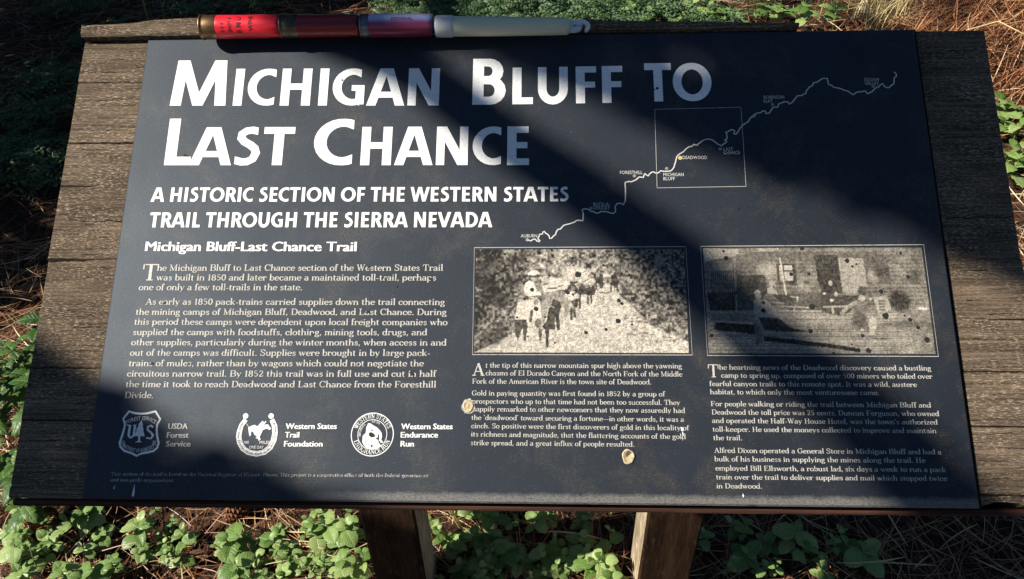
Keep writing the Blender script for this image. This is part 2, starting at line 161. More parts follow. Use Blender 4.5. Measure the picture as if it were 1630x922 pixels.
PLANTS=[(-0.987, 0.265), (-0.965, 0.256), (-0.894, 0.31), (-0.874, 0.315), (-0.904, 0.262), (-0.925, 0.252), (-0.849, 0.262), (-0.837, 0.281), (-0.793, 0.231), (-0.846, 0.203), (-0.797, 0.186), (-0.928, 0.211), (-0.86, 0.19), (-0.724, 0.288), (-0.744, 0.254), (-0.704, 0.303), (-0.678, 0.279), (-0.668, 0.242), (-0.707, 0.246), (-0.582, 0.257), (-0.557, 0.271), (-0.531, 0.281), (-0.524, 0.244), (-0.548, 0.217), (-0.495, 0.305), (-0.47, 0.258), (-0.447, 0.282), (-0.418, 0.302), (-0.436, 0.236), (-0.411, 0.255), (-0.378, 0.232), (-0.473, 0.222), (-0.476, 0.191), (-0.433, 0.209), (-0.393, 0.21), (-0.386, 0.288), (-0.359, 0.279), (-0.329, 0.19), (-0.515, 0.2), (-0.381, 0.307), (-0.982, 0.233), (-1.017, 0.289), (-0.95, 0.197), (-0.193, 0.305), (-0.178, 0.281), (-0.15, 0.286), (-0.134, 0.296), (-0.114, 0.254), (-0.131, 0.263), (-0.133, 0.232), (-0.159, 0.209), (-0.108, 0.287), (-0.098, 0.316), (-0.083, 0.273), (-0.074, 0.25), (-0.063, 0.273), (-0.057, 0.246), (-0.097, 0.237), (-0.102, 0.197), (-0.08, 0.211), (-0.056, 0.211), (-0.043, 0.307), (0.031, 0.256), (-0.002, 0.312), (0.031, 0.317), (0.073, 0.308), (0.059, 0.239), (0.082, 0.23), (0.039, 0.221), (0.007, 0.229), (0.023, 0.204), (0.11, 0.235), (0.126, 0.227), (0.119, 0.258), (0.124, 0.205), (0.147, 0.201), (0.05, 0.195), (-0.001, 0.199), (-0.344, 0.237), (-0.312, 0.22), (-0.324, 0.198), (-0.342, 0.211), (0.38, 0.312), (0.393, 0.298), (0.431, 0.271), (0.473, 0.281), (0.511, 0.272), (0.572, 0.292), (0.564, 0.264), (0.39, 0.244), (0.405, 0.222), (0.349, 0.213), (0.433, 0.21), (0.309, 0.279), (0.513, 0.25), (0.472, 0.245), (0.6, 0.256), (0.517, 0.211)]
BRAMBLES=[(-1.227, 0.773), (-1.226, 0.741), (-1.168, 0.694), (-1.185, 0.657), (-1.136, 0.607), (-1.143, 0.572), (-1.095, 0.545), (-1.113, 0.519), (-1.06, 0.454), (-1.063, 0.421), (-1.036, 0.398), (-1.107, 0.481), (-1.182, 0.613), (-1.02, 0.364), (-0.989, 0.321)]
FAR_PLANTS=[(0.406, 2.983), (0.512, 2.914), (0.599, 2.834), (0.692, 3.003), (0.758, 2.888), (0.868, 2.963), (0.909, 2.821), (1.01, 2.909), (1.11, 2.984), (1.157, 2.841), (0.585, 3.057), (1.317, 2.928), (0.289, 2.924)]
RIGHT_PLANTS=[(1.607, 1.965), (1.676, 2.013), (1.482, 1.638), (1.479, 1.691), (1.6, 1.826), (1.474, 1.58), (1.597, 1.889), (1.535, 1.678)]


# ------------------------------------------------------------------ lettering: strokes laid out as flat ribbons
def arc(cx, cy, rx_, ry_, a0, a1, n=None):
    n = n or max(4, int(abs(a1 - a0) / 22))
    return [(cx + rx_ * math.cos(rad(a0 + (a1 - a0) * i / n)), cy + ry_ * math.sin(rad(a0 + (a1 - a0) * i / n))) for i in range(n + 1)]
def ribbon(pts, thick, thin, wd=None, cut=None):          # -> list of left/right point pairs
    q = []
    n = len(pts)
    closed = n > 3 and math.dist(pts[0], pts[-1]) < .5
    for i, (x, y) in enumerate(pts):
        if closed and i in (0, n - 1): a, b = pts[n - 2], pts[1]
        else: a, b = pts[max(i - 1, 0)], pts[min(i + 1, n - 1)]
        dx, dy = b[0] - a[0], b[1] - a[1]; L = math.hypot(dx, dy) or 1; dx /= L; dy /= L
        h = (wd if wd else thin + (thick - thin) * abs(dy) ** 1.3) / 2
        nx, ny = -dy * h, dx * h
        l, r = [x + nx, y + ny], [x - nx, y - ny]
        if cut and i in (0, n - 1) and not closed:
            c = cut[0 if i == 0 else 1]
            if c == 'h' and abs(dy) > .2:
                l = [l[0] - dx / dy * ny, y]; r = [r[0] + dx / dy * ny, y]
            if c == 'v' and abs(dx) > .2:
                l = [x, l[1] - dy / dx * nx]; r = [x, r[1] + dy / dx * nx]
        q.append((l, r))
    return q

A_ = arc
def sf(x, y, h=9): return ('s', [(x - h, y), (x + h, y)])
# serif text face: x-height 64, capital 100
SERIF = {
 'a': (62, [('p', A_(29, 47, 17, 15, 165, 0)), ('p', [(46, 50), (46, 8)]), ('s', [(44, 4), (59, 4)]), ('p', A_(27, 18, 18, 16, 60, 345))]),
 'b': (66, [('p', [(14, 104), (14, 2)]), ('p', A_(35, 32, 22, 30, 0, 360)), sf(8, 102, 6)]),
 'c': (58, [('p', A_(33, 32, 23, 30, 45, 325)), ('p', [(49, 55), (49, 42)])]),
 'd': (68, [('p', [(53, 104), (53, 2)]), ('p', A_(31, 32, 22, 30, 0, 360)), sf(47, 102, 6), sf(58, 3, 7)]),
 'e': (60, [('p', A_(32, 32, 23, 30, 5, 322)), ('s', [(12, 35), (54, 35)])]),
 'f': (42, [('p', [(18, 86), (18, 3)]), ('p', A_(31, 86, 13, 15, 180, 60)), ('s', [(3, 62), (37, 62)]), sf(19, 3, 14), ('p', [(38, 98), (40, 88)])]),
 'g': (60, [('p', A_(28, 43, 17, 19, 0, 360)), ('p', A_(30, -12, 23, 15, 0, 360)), ('s', [(16, 27), (10, 16), (20, 6), (44, 3)]), ('s', [(42, 58), (56, 61)])]),
 'h': (70, [('p', [(15, 104), (15, 3)]), ('p', A_(36, 40, 19, 21, 170, 0)), ('p', [(55, 42), (55, 3)]), sf(9, 102, 6), sf(15, 3, 12), sf(55, 3, 12)]),
 'i': (34, [('p', [(17, 62), (17, 3)]), ('p', [(17, 94), (17, 80)]), sf(11, 61, 7), sf(17, 3, 13)]),
 'j': (32, [('p', [(18, 62), (18, -8)]), ('p', [(18, 94), (18, 80)]), ('p', A_(6, -8, 12, 14, 0, -110)), sf(12, 61, 7)]),
 'k': (68, [('p', [(15, 104), (15, 3)]), ('s', [(20, 26), (50, 61)]), ('p', [(28, 38), (54, 3)]), sf(9, 102, 6), sf(15, 3, 12), sf(54, 3, 11), sf(50, 61, 11)]),
 'l': (34, [('p', [(17, 104), (17, 3)]), sf(11, 102, 7), sf(17, 3, 13)]),
 'm': (104, [('p', [(15, 62), (15, 3)]), ('p', A_(34, 40, 18, 21, 170, 0)), ('p', [(52, 42), (52, 3)]), ('p', A_(71, 40, 18, 21, 170, 0)), ('p', [(89, 42), (89, 3)]), sf(9, 61, 6), sf(15, 3, 12), sf(52, 3, 11), sf(89, 3, 12)]),
 'n': (70, [('p', [(15, 62), (15, 3)]), ('p', A_(36, 40, 19, 21, 170, 0)), ('p', [(55, 42), (55, 3)]), sf(9, 61, 6), sf(15, 3, 12), sf(55, 3, 12)]),
 'o': (64, [('p', A_(32, 32, 24, 30, 0, 360))]),
 'p': (68, [('p', [(14, 62), (14, -26)]), ('p', A_(36, 32, 22, 30, 0, 360)), sf(8, 61, 6), sf(15, -26, 13)]),
 'q': (68, [('p', [(54, 62), (54, -26)]), ('p', A_(32, 32, 22, 30, 0, 360)), sf(54, -26, 13)]),
 'r': (52, [('p', [(15, 62), (15, 3)]), ('p', A_(34, 42, 17, 19, 165, 50)), ('p', [(46, 57), (46, 46)]), sf(9, 61, 6), sf(17, 3, 14)]),
 's': (52, [('q', [(43, 48), (36, 59), (25, 61), (13, 54), (13, 43), (26, 35), (40, 27), (43, 16), (34, 4), (22, 3), (9, 14)])]),
 't': (44, [('p', [(18, 80), (18, 16)]), ('p', A_(30, 16, 12, 14, 180, 300)), ('s', [(4, 62), (38, 62)])]),
 'u': (70, [('p', [(14, 62), (14, 22)]), ('p', A_(33, 22, 19, 20, 180, 350)), ('p', [(54, 62), (54, 3)]), sf(8, 61, 6), sf(48, 61, 6), sf(60, 3, 7)]),
 'v': (64, [('p', [(11, 61), (33, 3)]), ('s', [(33, 3), (54, 61)]), sf(11, 61, 11), sf(53, 61, 9)]),
 'w': (92, [('p', [(11, 61), (30, 3)]), ('s', [(30, 3), (48, 58)]), ('p', [(46, 61), (64, 3)]), ('s', [(64, 3), (82, 61)]), sf(11, 61, 11), sf(46, 61, 10), sf(81, 61, 9)]),
 'x': (64, [('p', [(12, 61), (52, 3)]), ('s', [(52, 61), (12, 3)]), sf(12, 61, 10), sf(52, 61, 9), sf(12, 3, 9), sf(52, 3, 10)]),
 'y': (64, [('p', [(11, 61), (34, 5)]), ('s', [(54, 61), (34, 5), (22, -20), (10, -22)]), sf(11, 61, 11), sf(53, 61, 9)]),
 'z': (56, [('s', [(8, 61), (46, 61)]), ('p', [(46, 61), (9, 3)]), ('s', [(9, 3), (48, 3)]), ('s', [(8, 61), (8, 48)]), ('s', [(48, 3), (48, 17)])]),
 'A': (88, [('s', [(14, 3), (43, 98)]), ('p', [(43, 98), (74, 3)], 15), ('s', [(24, 34), (62, 34)]), sf(14, 3, 13), sf(74, 3, 14)]),
 'B': (84, [('p', [(20, 97), (20, 3)]), ('p', A_(46, 75, 24, 22, 90, -90)), ('p', A_(48, 28, 27, 25, 90, -90)), ('s', [(6, 97), (48, 97)]), ('s', [(20, 53), (48, 53)]), ('s', [(6, 3), (50, 3)])]),
 'C': (82, [('p', A_(44, 50, 34, 48, 45, 320)), ('s', [(74, 98), (74, 68)])]),
 'D': (90, [('p', [(20, 97), (20, 3)]), ('p', A_(44, 50, 36, 47, 90, -90)), ('s', [(6, 97), (46, 97)]), ('s', [(6, 3), (46, 3)])]),
 'E': (82, [('p', [(20, 97), (20, 3)]), ('s', [(6, 97), (70, 97)]), ('s', [(20, 52), (50, 52)]), ('s', [(6, 3), (73, 3)]), ('s', [(69, 97), (70, 72)]), ('s', [(72, 3), (74, 30)]), ('s', [(51, 64), (51, 40)])]),
 'F': (78, [('p', [(20, 97), (20, 3)]), ('s', [(6, 97), (70, 97)]), ('s', [(20, 50), (50, 50)]), ('s', [(6, 3), (38, 3)]), ('s', [(69, 97), (70, 70)]), ('s', [(51, 62), (51, 38)])]),
 'G': (90, [('p', A_(44, 50, 34, 48, 45, 300)), ('p', [(72, 44), (72, 6)]), ('s', [(56, 44), (86, 44)]), ('s', [(74, 98), (74, 68)])]),
 'H': (96, [('p', [(22, 97), (22, 3)]), ('p', [(74, 97), (74, 3)]), ('s', [(22, 51), (74, 51)]), sf(22, 97, 15), sf(22, 3, 15), sf(74, 97, 15), sf(74, 3, 15)]),
 'I': (44, [('p', [(22, 97), (22, 3)]), sf(22, 97, 16), sf(22, 3, 16)]),
 'L': (78, [('p', [(22, 97), (22, 3)]), sf(22, 97, 16), ('s', [(6, 3), (70, 3)]), ('s', [(69, 3), (72, 34)])]),
 'M': (112, [('s', [(20, 97), (20, 3)]), ('p', [(18, 97), (54, 6)], 15), ('s', [(54, 6), (90, 97)]), ('p', [(90, 97), (90, 3)]), sf(14, 97, 10), sf(96, 97, 10), sf(20, 3, 13), sf(90, 3, 15)]),
 'N': (98, [('s', [(20, 97), (20, 3)]), ('p', [(18, 97), (76, 3)], 15), ('s', [(76, 97), (76, 3)]), sf(14, 97, 10), sf(76, 97, 14), sf(20, 3, 13)]),
 'P': (80, [('p', [(20, 97), (20, 3)]), ('p', A_(44, 72, 27, 25, 90, -90)), ('s', [(6, 97), (46, 97)]), ('s', [(20, 47), (46, 47)]), sf(22, 3, 16)]),
 'R': (90, [('p', [(20, 97), (20, 3)]), ('p', A_(44, 74, 25, 23, 90, -90)), ('s', [(6, 97), (46, 97)]), ('s', [(20, 51), (46, 51)]), sf(20, 3, 15), ('p', [(50, 51), (66, 26), (72, 6)]), ('s', [(72, 5), (86, 6)])]),
 'S': (72, [('q', [(60, 76), (52, 92), (35, 98), (16, 90), (13, 74), (24, 60), (46, 48), (61, 36), (61, 18), (48, 4), (32, 2), (12, 16)]), ('s', [(62, 98), (62, 70)]), ('s', [(10, 30), (10, 2)])]),
 'T': (84, [('p', [(42, 97), (42, 3)]), ('s', [(6, 97), (78, 97)]), ('s', [(6, 97), (6, 68)]), ('s', [(78, 97), (78, 68)]), sf(42, 3, 16)]),
 'U': (92, [('p', [(20, 97), (20, 34)]), ('p', A_(46, 34, 26, 32, 180, 360)), ('s', [(72, 97), (72, 34)]), sf(20, 97, 14), sf(72, 97, 13)]),
 'W': (116, [('p', [(16, 97), (40, 4)], 15), ('s', [(40, 4), (60, 92)]), ('p', [(56, 97), (80, 4)], 15), ('s', [(80, 4), (102, 97)]), sf(15, 97, 13), sf(58, 97, 12), sf(101, 97, 12)]),
 '0': (64, [('p', A_(32, 48, 22, 46, 0, 360))]), '1': (50, [('p', [(26, 95), (26, 3)]), ('s', [(12, 84), (26, 94)]), sf(26, 3, 15)]),
 '2': (64, [('q', [(12, 72), (16, 88), (32, 94), (48, 86), (50, 68), (34, 40), (12, 8)]), ('p', [(12, 5), (40, 5)], 11), ('s', [(38, 4), (54, 6), (56, 24)])]),
 '5': (64, [('s', [(16, 92), (50, 92)]), ('s', [(16, 92), (15, 52)]), ('q', [(15, 52), (34, 60), (50, 46), (50, 20), (34, 3), (12, 14)])]),
 '8': (64, [('p', A_(32, 71, 18, 22, 0, 360)), ('p', A_(32, 26, 22, 24, 0, 360))]),
 '.': (30, [('p', [(15, 0), (15, 14)])]), ',': (30, [('p', [(15, 14), (16, 0)]), ('s', [(18, 4), (10, -16)])]), '-': (40, [('m', [(6, 30), (34, 30)])]),
 '—': (100, [('s', [(0, 32), (100, 32)])]), "'": (26, [('p', [(13, 100), (13, 80)])]), '‘': (28, [('p', [(13, 88), (15, 100)]), ('s', [(12, 86), (18, 76)])]), '’': (28, [('p', [(15, 100), (13, 84)])]),
 ' ': (34, []),
}
# heavy humanist capitals for the headings: capital 100
X = 'h'
SANS = {
 'A': (88, [([(9, 0), (39, 100)], X), ([(79, 0), (49, 100)], X), ([(22, 29), (66, 29)], None, 16)]),
 'B': (80, [([(21, 0), (21, 100)], X), ([(21, 91.5), (40, 91.5)] + A_(42, 72.5, 18, 19, 88, -88) + [(21, 53.5)], None), ([(21, 8.5), (42, 8.5)] + A_(44, 30.5, 21, 22, -88, 88) + [(21, 53)], None)]),
 'C': (74, [(A_(51, 50, 39, 41.5, 62, 298, 18), 'v')]),
 'D': (92, [([(21, 0), (21, 100)], X), ([(21, 91.5)] + A_(38, 50, 39, 41.5, 88, -88, 14) + [(21, 8.5)], None)]),
 'E': (68, [([(21, 0), (21, 100)], X), ([(30, 91.5), (61, 91.5)], None, 17), ([(30, 51), (58, 51)], None, 16), ([(30, 8.5), (62, 8.5)], None, 17)]),
 'F': (64, [([(21, 0), (21, 100)], X), ([(30, 91.5), (60, 91.5)], None, 17), ([(30, 50), (57, 50)], None, 16)]),
 'G': (88, [(A_(51, 50, 39, 41.5, 60, 290, 18) + [(69, 9)], 'v'), ([(69, 3), (69, 54)], X, 21), ([(48, 47), (78, 47)], None, 15)]),
 'H': (94, [([(21, 0), (21, 100)], X), ([(73, 0), (73, 100)], X), ([(21, 51), (73, 51)], None, 17)]),
 'I': (42, [([(21, 0), (21, 100)], X)]),
 'L': (63, [([(21, 0), (21, 100)], X), ([(30, 9), (60, 9)], None, 18)]),
 'M': (120, [([(16, 0), (22, 100)], X), ([(104, 0), (98, 100)], X), ([(25, 100), (60, 0)], X, 19), ([(95, 100), (60, 0)], X, 19)]),
 'N': (96, [([(20, 0), (20, 100)], X, 20), ([(76, 0), (76, 100)], X, 20), ([(22, 100), (74, 0)], X, 22)]),
 'O': (100, [(A_(50, 50, 38, 41.5, 90, 450, 28), None)]),
 'R': (80, [([(21, 0), (21, 100)], X), ([(21, 91.5)] + A_(42, 70.5, 20, 21, 88, -88) + [(21, 49.5)], None), ([(47, 47), (70, 0)], X, 22)]),
 'S': (66, [([(55, 89), (43, 92), (30, 90), (20, 82), (19, 71), (27, 61), (40, 53), (50, 44), (54, 32), (48, 16), (36, 9), (24, 8.5), (9, 13)], 'v', 19)]),
 'T': (72, [([(36, 0), (36, 100)], X), ([(2, 91), (70, 91)], None, 18)]),
 'U': (92, [([(20, 100), (20, 42)] + A_(46, 40, 26, 31.5, 185, 355, 12) + [(72, 42), (72, 100)], X, 21)]),
 'V': (86, [([(10, 100), (43, 0)], X), ([(76, 100), (43, 0)], X)]),
 'W': (124, [([(9, 100), (34, 0)], X, 20), ([(60, 100), (36, 0)], X, 19), ([(64, 100), (88, 0)], X, 19), ([(115, 100), (90, 0)], X, 20)]),
 ' ': (32, []),
}
class Ink:                                               # gathers flat ribbons on the panel face, metres
    def __init__(s): s.v = []; s.f = []; s.k = 0
    def ribbon(s, q, fn):
        z = .00022 + (s.k % 9) * .000018; s.k += 1; b = len(s.v)
        for l, r in q:
            for p in (l, r):
                x, y = fn(p[0], p[1]); s.v.append((x, y, z))
        for i in range(len(q) - 1): s.f.append((b + 2 * i, b + 2 * i + 1, b + 2 * i + 3, b + 2 * i + 2))
    def poly(s, pts):
        z = .00022 + (s.k % 9) * .000018; s.k += 1; b = len(s.v)
        s.v += [(x / 1000, y / 1000, z) for x, y in pts]; s.f.append(tuple(range(b, b + len(pts))))
    def line(s, pts, wd, closed=False):
        if closed: pts = list(pts) + [pts[0]]
        s.ribbon(ribbon(pts, wd, wd, wd), lambda x, y: (x / 1000, y / 1000))
    def build(s, name, m, parent): return ob(name, mesh(name, s.v, s.f, m), parent)
def layout(txt, face):
    x = 0; out = []
    for ch in txt:
        adv, st = face.get(ch, face[' ']); out.append((x, st)); x += adv
    return out, x
def put_strokes(ink, txt, kind, fn):                      # fn maps (x in 0..1 of the line, y in capital heights)
    face = SERIF if kind == 'S' else SANS
    gl, W = layout(txt, face)
    for x0, st in gl:
        for s_ in st:
            if kind == 'S':
                k, pts = s_[0], s_[1]; wd = s_[2] if len(s_) > 2 else None
                if k == 's': wd = wd or 6.5
                if k == 'm': wd = 9
                q = ribbon(pts, 15.5, 6.2) if k == 'p' and not wd else (ribbon(pts, 13, 7.5) if k == 'q' else ribbon(pts, 17, 7, wd))
            else:
                pts, cut = s_[0], s_[1]; wd = s_[2] if len(s_) > 2 else None
                q = ribbon(pts, 22, 17, wd, (cut, cut) if cut else None)
            ink.ribbon(q, lambda a, b, x0=x0: fn((x0 + a) / W, b / 100))
_fc = {}
def inter(txt, bold=.0):                                  # the program's own built-in sans letters as a flat mesh
    key = (txt, bold)
    if key not in _fc:
        c = bpy.data.curves.new('t', 'FONT'); c.body = txt; c.offset = bold; c.resolution_u = 2; c.size = 1
        o = bpy.data.objects.new('t', c); me = o.to_mesh()
        V = np.array([v.co[:] for v in me.vertices]); F = [tuple(p.vertices) for p in me.polygons]
        o.to_mesh_clear(); bpy.data.objects.remove(o); bpy.data.curves.remove(c)
        _fc[key] = (V, F, V[:, 0].min(), V[:, 0].max())
    return _fc[key]
def put_inter(ink, txt, fn, bold=.02, cap=.69):
    V, F, a, b_ = inter(txt, 0.0); n_ = 1 if bold < .005 else 3          # heavier letters: the same shapes printed side by side
    for j in range(n_):
        b = len(ink.v); z = .0003 + j * .00002; sh = bold * 1.3 * j
        for p in V:
            x, y = fn((p[0] + sh - a) / (b_ - a + bold * 1.3 * (n_ - 1)), p[1] / cap); ink.v.append((x, y, z))
        ink.f += [tuple(b + i for i in f) for f in F]
def curve_fn(pts, h):                                     # text along a polyline (mm); h = letter height mm
    L = [0]
    for a, b in zip(pts, pts[1:]): L.append(L[-1] + math.dist(a, b))
    def fn(t, y):
        d = min(max(t, 0), 1) * L[-1]
        for i in range(len(pts) - 1):
            if d <= L[i + 1] or i == len(pts) - 2: break
        s_ = (d - L[i]) / (L[i + 1] - L[i]); a, b = pts[i], pts[i + 1]
        tx, ty = (b[0] - a[0]) / (L[i + 1] - L[i]), (b[1] - a[1]) / (L[i + 1] - L[i])
        return ((a[0] + (b[0] - a[0]) * s_ - ty * y * h) / 1000, (a[1] + (b[1] - a[1]) * s_ + tx * y * h) / 1000)
    return fn

# ------------------------------------------------------------------ materials
def wood_mat(name, dark, mid, pale, fleck, sc=(14, 520, 520), bumpd=.0008, fsc=(240, 1050, 600)):
    m = mat(name, rough=.9, spec=.08); n = N(m)
    g = n.noise(n.coord(sc), 1.0, 6, .72, .2); big = n.noise(n.coord((7, 16, 7)), 1.0, 3)
    c = n.ramp(g, [(.28, dark), (.5, mid), (.68, pale)])
    c = n.mix(c, n.ramp(big, [(.32, (.50, .48, .45)), (.5, (.85, .84, .82)), (.68, (1.25, 1.22, 1.18))]), .85, 'MULTIPLY')
    fl = n.noise(n.coord(fsc), 1.0, 5, .75); spot = n.noise(n.coord((22, 60, 40)), 1.0, 3, .6)
    c = n.mix(c, fleck, n.math('MULTIPLY', n.ramp(fl, [(.52, 0.0), (.62, .9)]), n.ramp(spot, [(.35, .25), (.62, 1.0)])))
    n.color(c)
    n.bump(n.math('ADD', g, n.math('MULTIPLY', fl, .5)), .75, bumpd)
    return m
M_wood = wood_mat('weathered_board', (.017, .011, .007), (.098, .072, .051), (.20, .153, .108), (.45, .36, .26))
M_woodR = wood_mat('weathered_board_pale', (.045, .034, .022), (.15, .112, .075), (.26, .20, .135), (.42, .34, .23))
M_post = wood_mat('post_wood', (.20, .15, .09), (.38, .30, .20), (.52, .43, .31), (.6, .52, .4), (60, 60, 6), .0006, (200, 200, 30))  # pale, brightened to suit the sunlit sides
M_post_shade = wood_mat('post_wood_shaded', (.015, .008, .004), (.036, .019, .010), (.06, .034, .019), (.08, .05, .03), (60, 60, 6), .0006, (200, 200, 30))  # darkened copy: shade on the post fronts put into the colour
M_edge_shade = mat('edge_shade_dark', (.012, .010, .009), .9, .1)
M_front = mat('red_brown_edge', (.10, .045, .025), .8, .2)
n = N(M_front); g = n.noise(n.coord((6, 500, 500)), 1, 4, .6); n.color(n.ramp(g, [(.3, (.018, .008, .006)), (.6, (.07, .030, .018)), (.75, (.14, .07, .042))])); n.bump(g, .6, .001)

M_panel = mat('dark_slate_blue_panel', rough=.5, spec=.62); n = N(M_panel); n.b.inputs['Specular Tint'].default_value = (.72, .85, 1.0, 1)
fine = n.noise(n.coord((420, 900, 400)), 1, 3, .7); cloud = n.noise(n.coord((9, 7, 9)), 1, 5, .6); st = n.noise(n.coord((15, 13, 9)), 1.0, 6, .75, .4)
c = n.ramp(cloud, [(.3, (.0074, .0086, .0122)), (.7, (.0142, .0162, .0222))])
c = n.mix(c, (.075, .062, .040), n.math('MULTIPLY', n.ramp(st, [(.50, 0.0), (.70, .85)]), n.ramp(fine, [(.4, 0.0), (.6, 1.0)])))      # thin rusty dust, scattered
xyz = n.sep(n.coord())
edge = n.ramp(n.math('ADD', n.math('MULTIPLY', xyz[1], -1.0), n.math('MULTIPLY', n.noise(n.coord((90, 60, 9)), 1, 5, .8), .007)), [(.2085, 0.0), (.2095, .8)])
fade = n.ramp(n.math('ADD', xyz[0], n.math('MULTIPLY', cloud, .08)), [(0.0, 0.0), (.001, 1.0)])
gx = n.ramp(n.math('ADD', xyz[0], .5), [(.32, 0.0), (.38, 1.0)])
c = n.mix(c, (.22, .205, .18), n.math('MULTIPLY', n.math('MULTIPLY', edge, gx), n.ramp(fine, [(.3, .25), (.65, 1.0)])))             # dust caught along the lower edge
spk = n.noise(n.coord((900, 900, 900)), 1, 1, .5); c = n.mix(c, (.20, .20, .19), n.ramp(spk, [(.72, 0.0), (.77, .6)]))
scr = n.noise(n.coord((22, 300, 20)), 1, 2, .5, 1.2); c = n.mix(c, (.006, .007, .010), n.ramp(scr, [(.28, .5), (.36, 0.0)]))
n.color(c); n.rough(n.ramp(n.noise(n.coord((5, 4, 3)), 1, 4), [(.3, .54), (.7, .64)])); n.bump(n.math('ADD', fine, n.noise(n.coord((120, 1500, 400)), 1, 3, .7)), .30, .0004)
M_white = mat('white_print', (.80, .80, .78), .5, .5); n = N(M_white)
k = n.noise(n.coord((500, 500, 500)), 1, 3, .6); n.color(n.ramp(k, [(.25, (.62, .61, .58)), (.5, (.82, .82, .80))]))
M_text = mat('worn_text_print', (.6, .58, .52), .55, .5); n = N(M_text)
k = n.noise(n.coord((330, 330, 300)), 1, 4, .7); n.color(n.ramp(k, [(.30, (.18, .17, .15)), (.46, (.50, .48, .43))]))
M_text2 = mat('faded_text_print', (.4, .38, .34), .55, .5); n = N(M_text2)
k = n.noise(n.coord((420, 420, 300)), 1, 4, .75); n.color(n.ramp(k, [(.36, (.06, .06, .06)), (.56, (.50, .48, .43))]))
M_route = mat('route_print', (.58, .57, .53), .5, .5)
M_chip = mat('dark_chip', (.018, .017, .018), .7, .3)
M_tan = mat('bare_fibre', (.5, .42, .27), .9, .2); n = N(M_tan); k = n.noise(n.coord((500, 500, 500)), 1, 4, .7); n.color(n.ramp(k, [(.3, (.26, .19, .10)), (.6, (.60, .51, .33))])); n.bump(k, .8, .001)
M_scar = mat('white_scrape', (.62, .64, .66), .8, .3)
M_photo = mat('screened_photograph', rough=.6, spec=.35); n = N(M_photo)
at = M_photo.node_tree.nodes.new('ShaderNodeVertexColor'); at.layer_name = 'tone'
dots = n.noise(n.coord((900, 900, 900)), 1, 2, .7)
n.color(n.mix(at.outputs[0], n.ramp(dots, [(.36, (.55, .54, .52)), (.5, (1, 1, 1)), (.64, (1.2, 1.19, 1.17))]), 1.0, 'MULTIPLY'))

# ------------------------------------------------------------------ the trail sign
sign = tag(empty('trail_sign', (0, .21, 0)), 'dark interpretive trail sign in a weathered wooden board on two posts', 'sign')
PL = (0, -.21, ZC); PR = (TILT, 0, 0)
def plank(u0, u1, v0, v1, n0, n1, m, seed, jag=.0010, sag=None, bev=.0010, chip=None):
    nu = 64; V, F = [], []
    for i in range(nu + 1):
        t = i / nu; u = u0 + (u1 - u0) * t
        top = v1 + (sag(u) if sag else 0) + .0004 * mn.noise(Vector((u * 40, seed, 0)))
        bot = v0 + .0004 * mn.noise(Vector((u * 40, seed, 5)))
        dz = .0006 * mn.noise(Vector((u * 30, seed, 9)))
        e = bev * (1.2 if i in (0, nu) else 1) * (1 + .5 * mn.noise(Vector((u * 60, seed, 3))))
        low = chip(u) if chip else 0
        prof = [(bot + low, n1 - e - dz), (bot + low + e * .8, n1 - e * .25), (bot + low + 2 * e, n1), ((bot + top) / 2, n1 + dz), (top - 2 * e, n1), (top - e * .8, n1 - e * .25), (top, n1 - e), (top, n0), (bot, n0)]
        uj = u + (jag * mn.noise(Vector((seed * 3, t, 1))) if i in (0, nu) else 0)
        for k_, (v, z) in enumerate(prof):
            V.append((uj + (jag * mn.noise(Vector((v * 300, seed, 2))) if i in (0, nu) else 0), v, z))
    K = 9
    for i in range(nu):
        for k_ in range(K): F.append((i * K + k_, (i + 1) * K + k_, (i + 1) * K + (k_ + 1) % K, i * K + (k_ + 1) % K))
    F.append(tuple(range(K))); F.append(tuple(nu * K + k_ for k_ in range(K))[::-1])
    o = ob('plank', mesh('plank', V, F, m), sign, PL, PR)
    return o
UL, UR = -.4245, .4255
g_ = .00002
cuts = [-.2125, -.2022, -.1486, -.1040, -.0062, .1068, .1696, .2136]
def chipf(u): return .0075 * math.exp(-((u - .388) / .004) ** 2) + .003 * math.exp(-((u - .377) / .009) ** 2) + (.0015 if u > .37 else 0)
for k in range(len(cuts) - 1):
    if k == 4: pass
    plank(UL + .0003 * (k % 2), UR - .0003 * (k % 3), cuts[k] + g_, cuts[k + 1] - (g_ if k != 3 else .0001), -.044, -.0050 + .0002 * (k % 3), M_wood, k + 1, chip=chipf if k == 0 else None)
plank(UL + .001, .2545, .2140, .2257, -.044, .0048, M_wood, 20, sag=lambda u: .0012 * min(1, max(0, (u + .4235) / .01)) + .0058 / (1 + math.exp(-(u + .365) / .010)) - .0085 * min(1, max(0, (u + .28) / .35)) - .006 * max(0, (u - .07) / .18), jag=.002, bev=.0017)
lo = plank(UL + .002, UR - .002, -.2185, -.2127, -.046, -.0085, M_front, 31, bev=.0014); tag(lo, 'red brown lower edge strip')
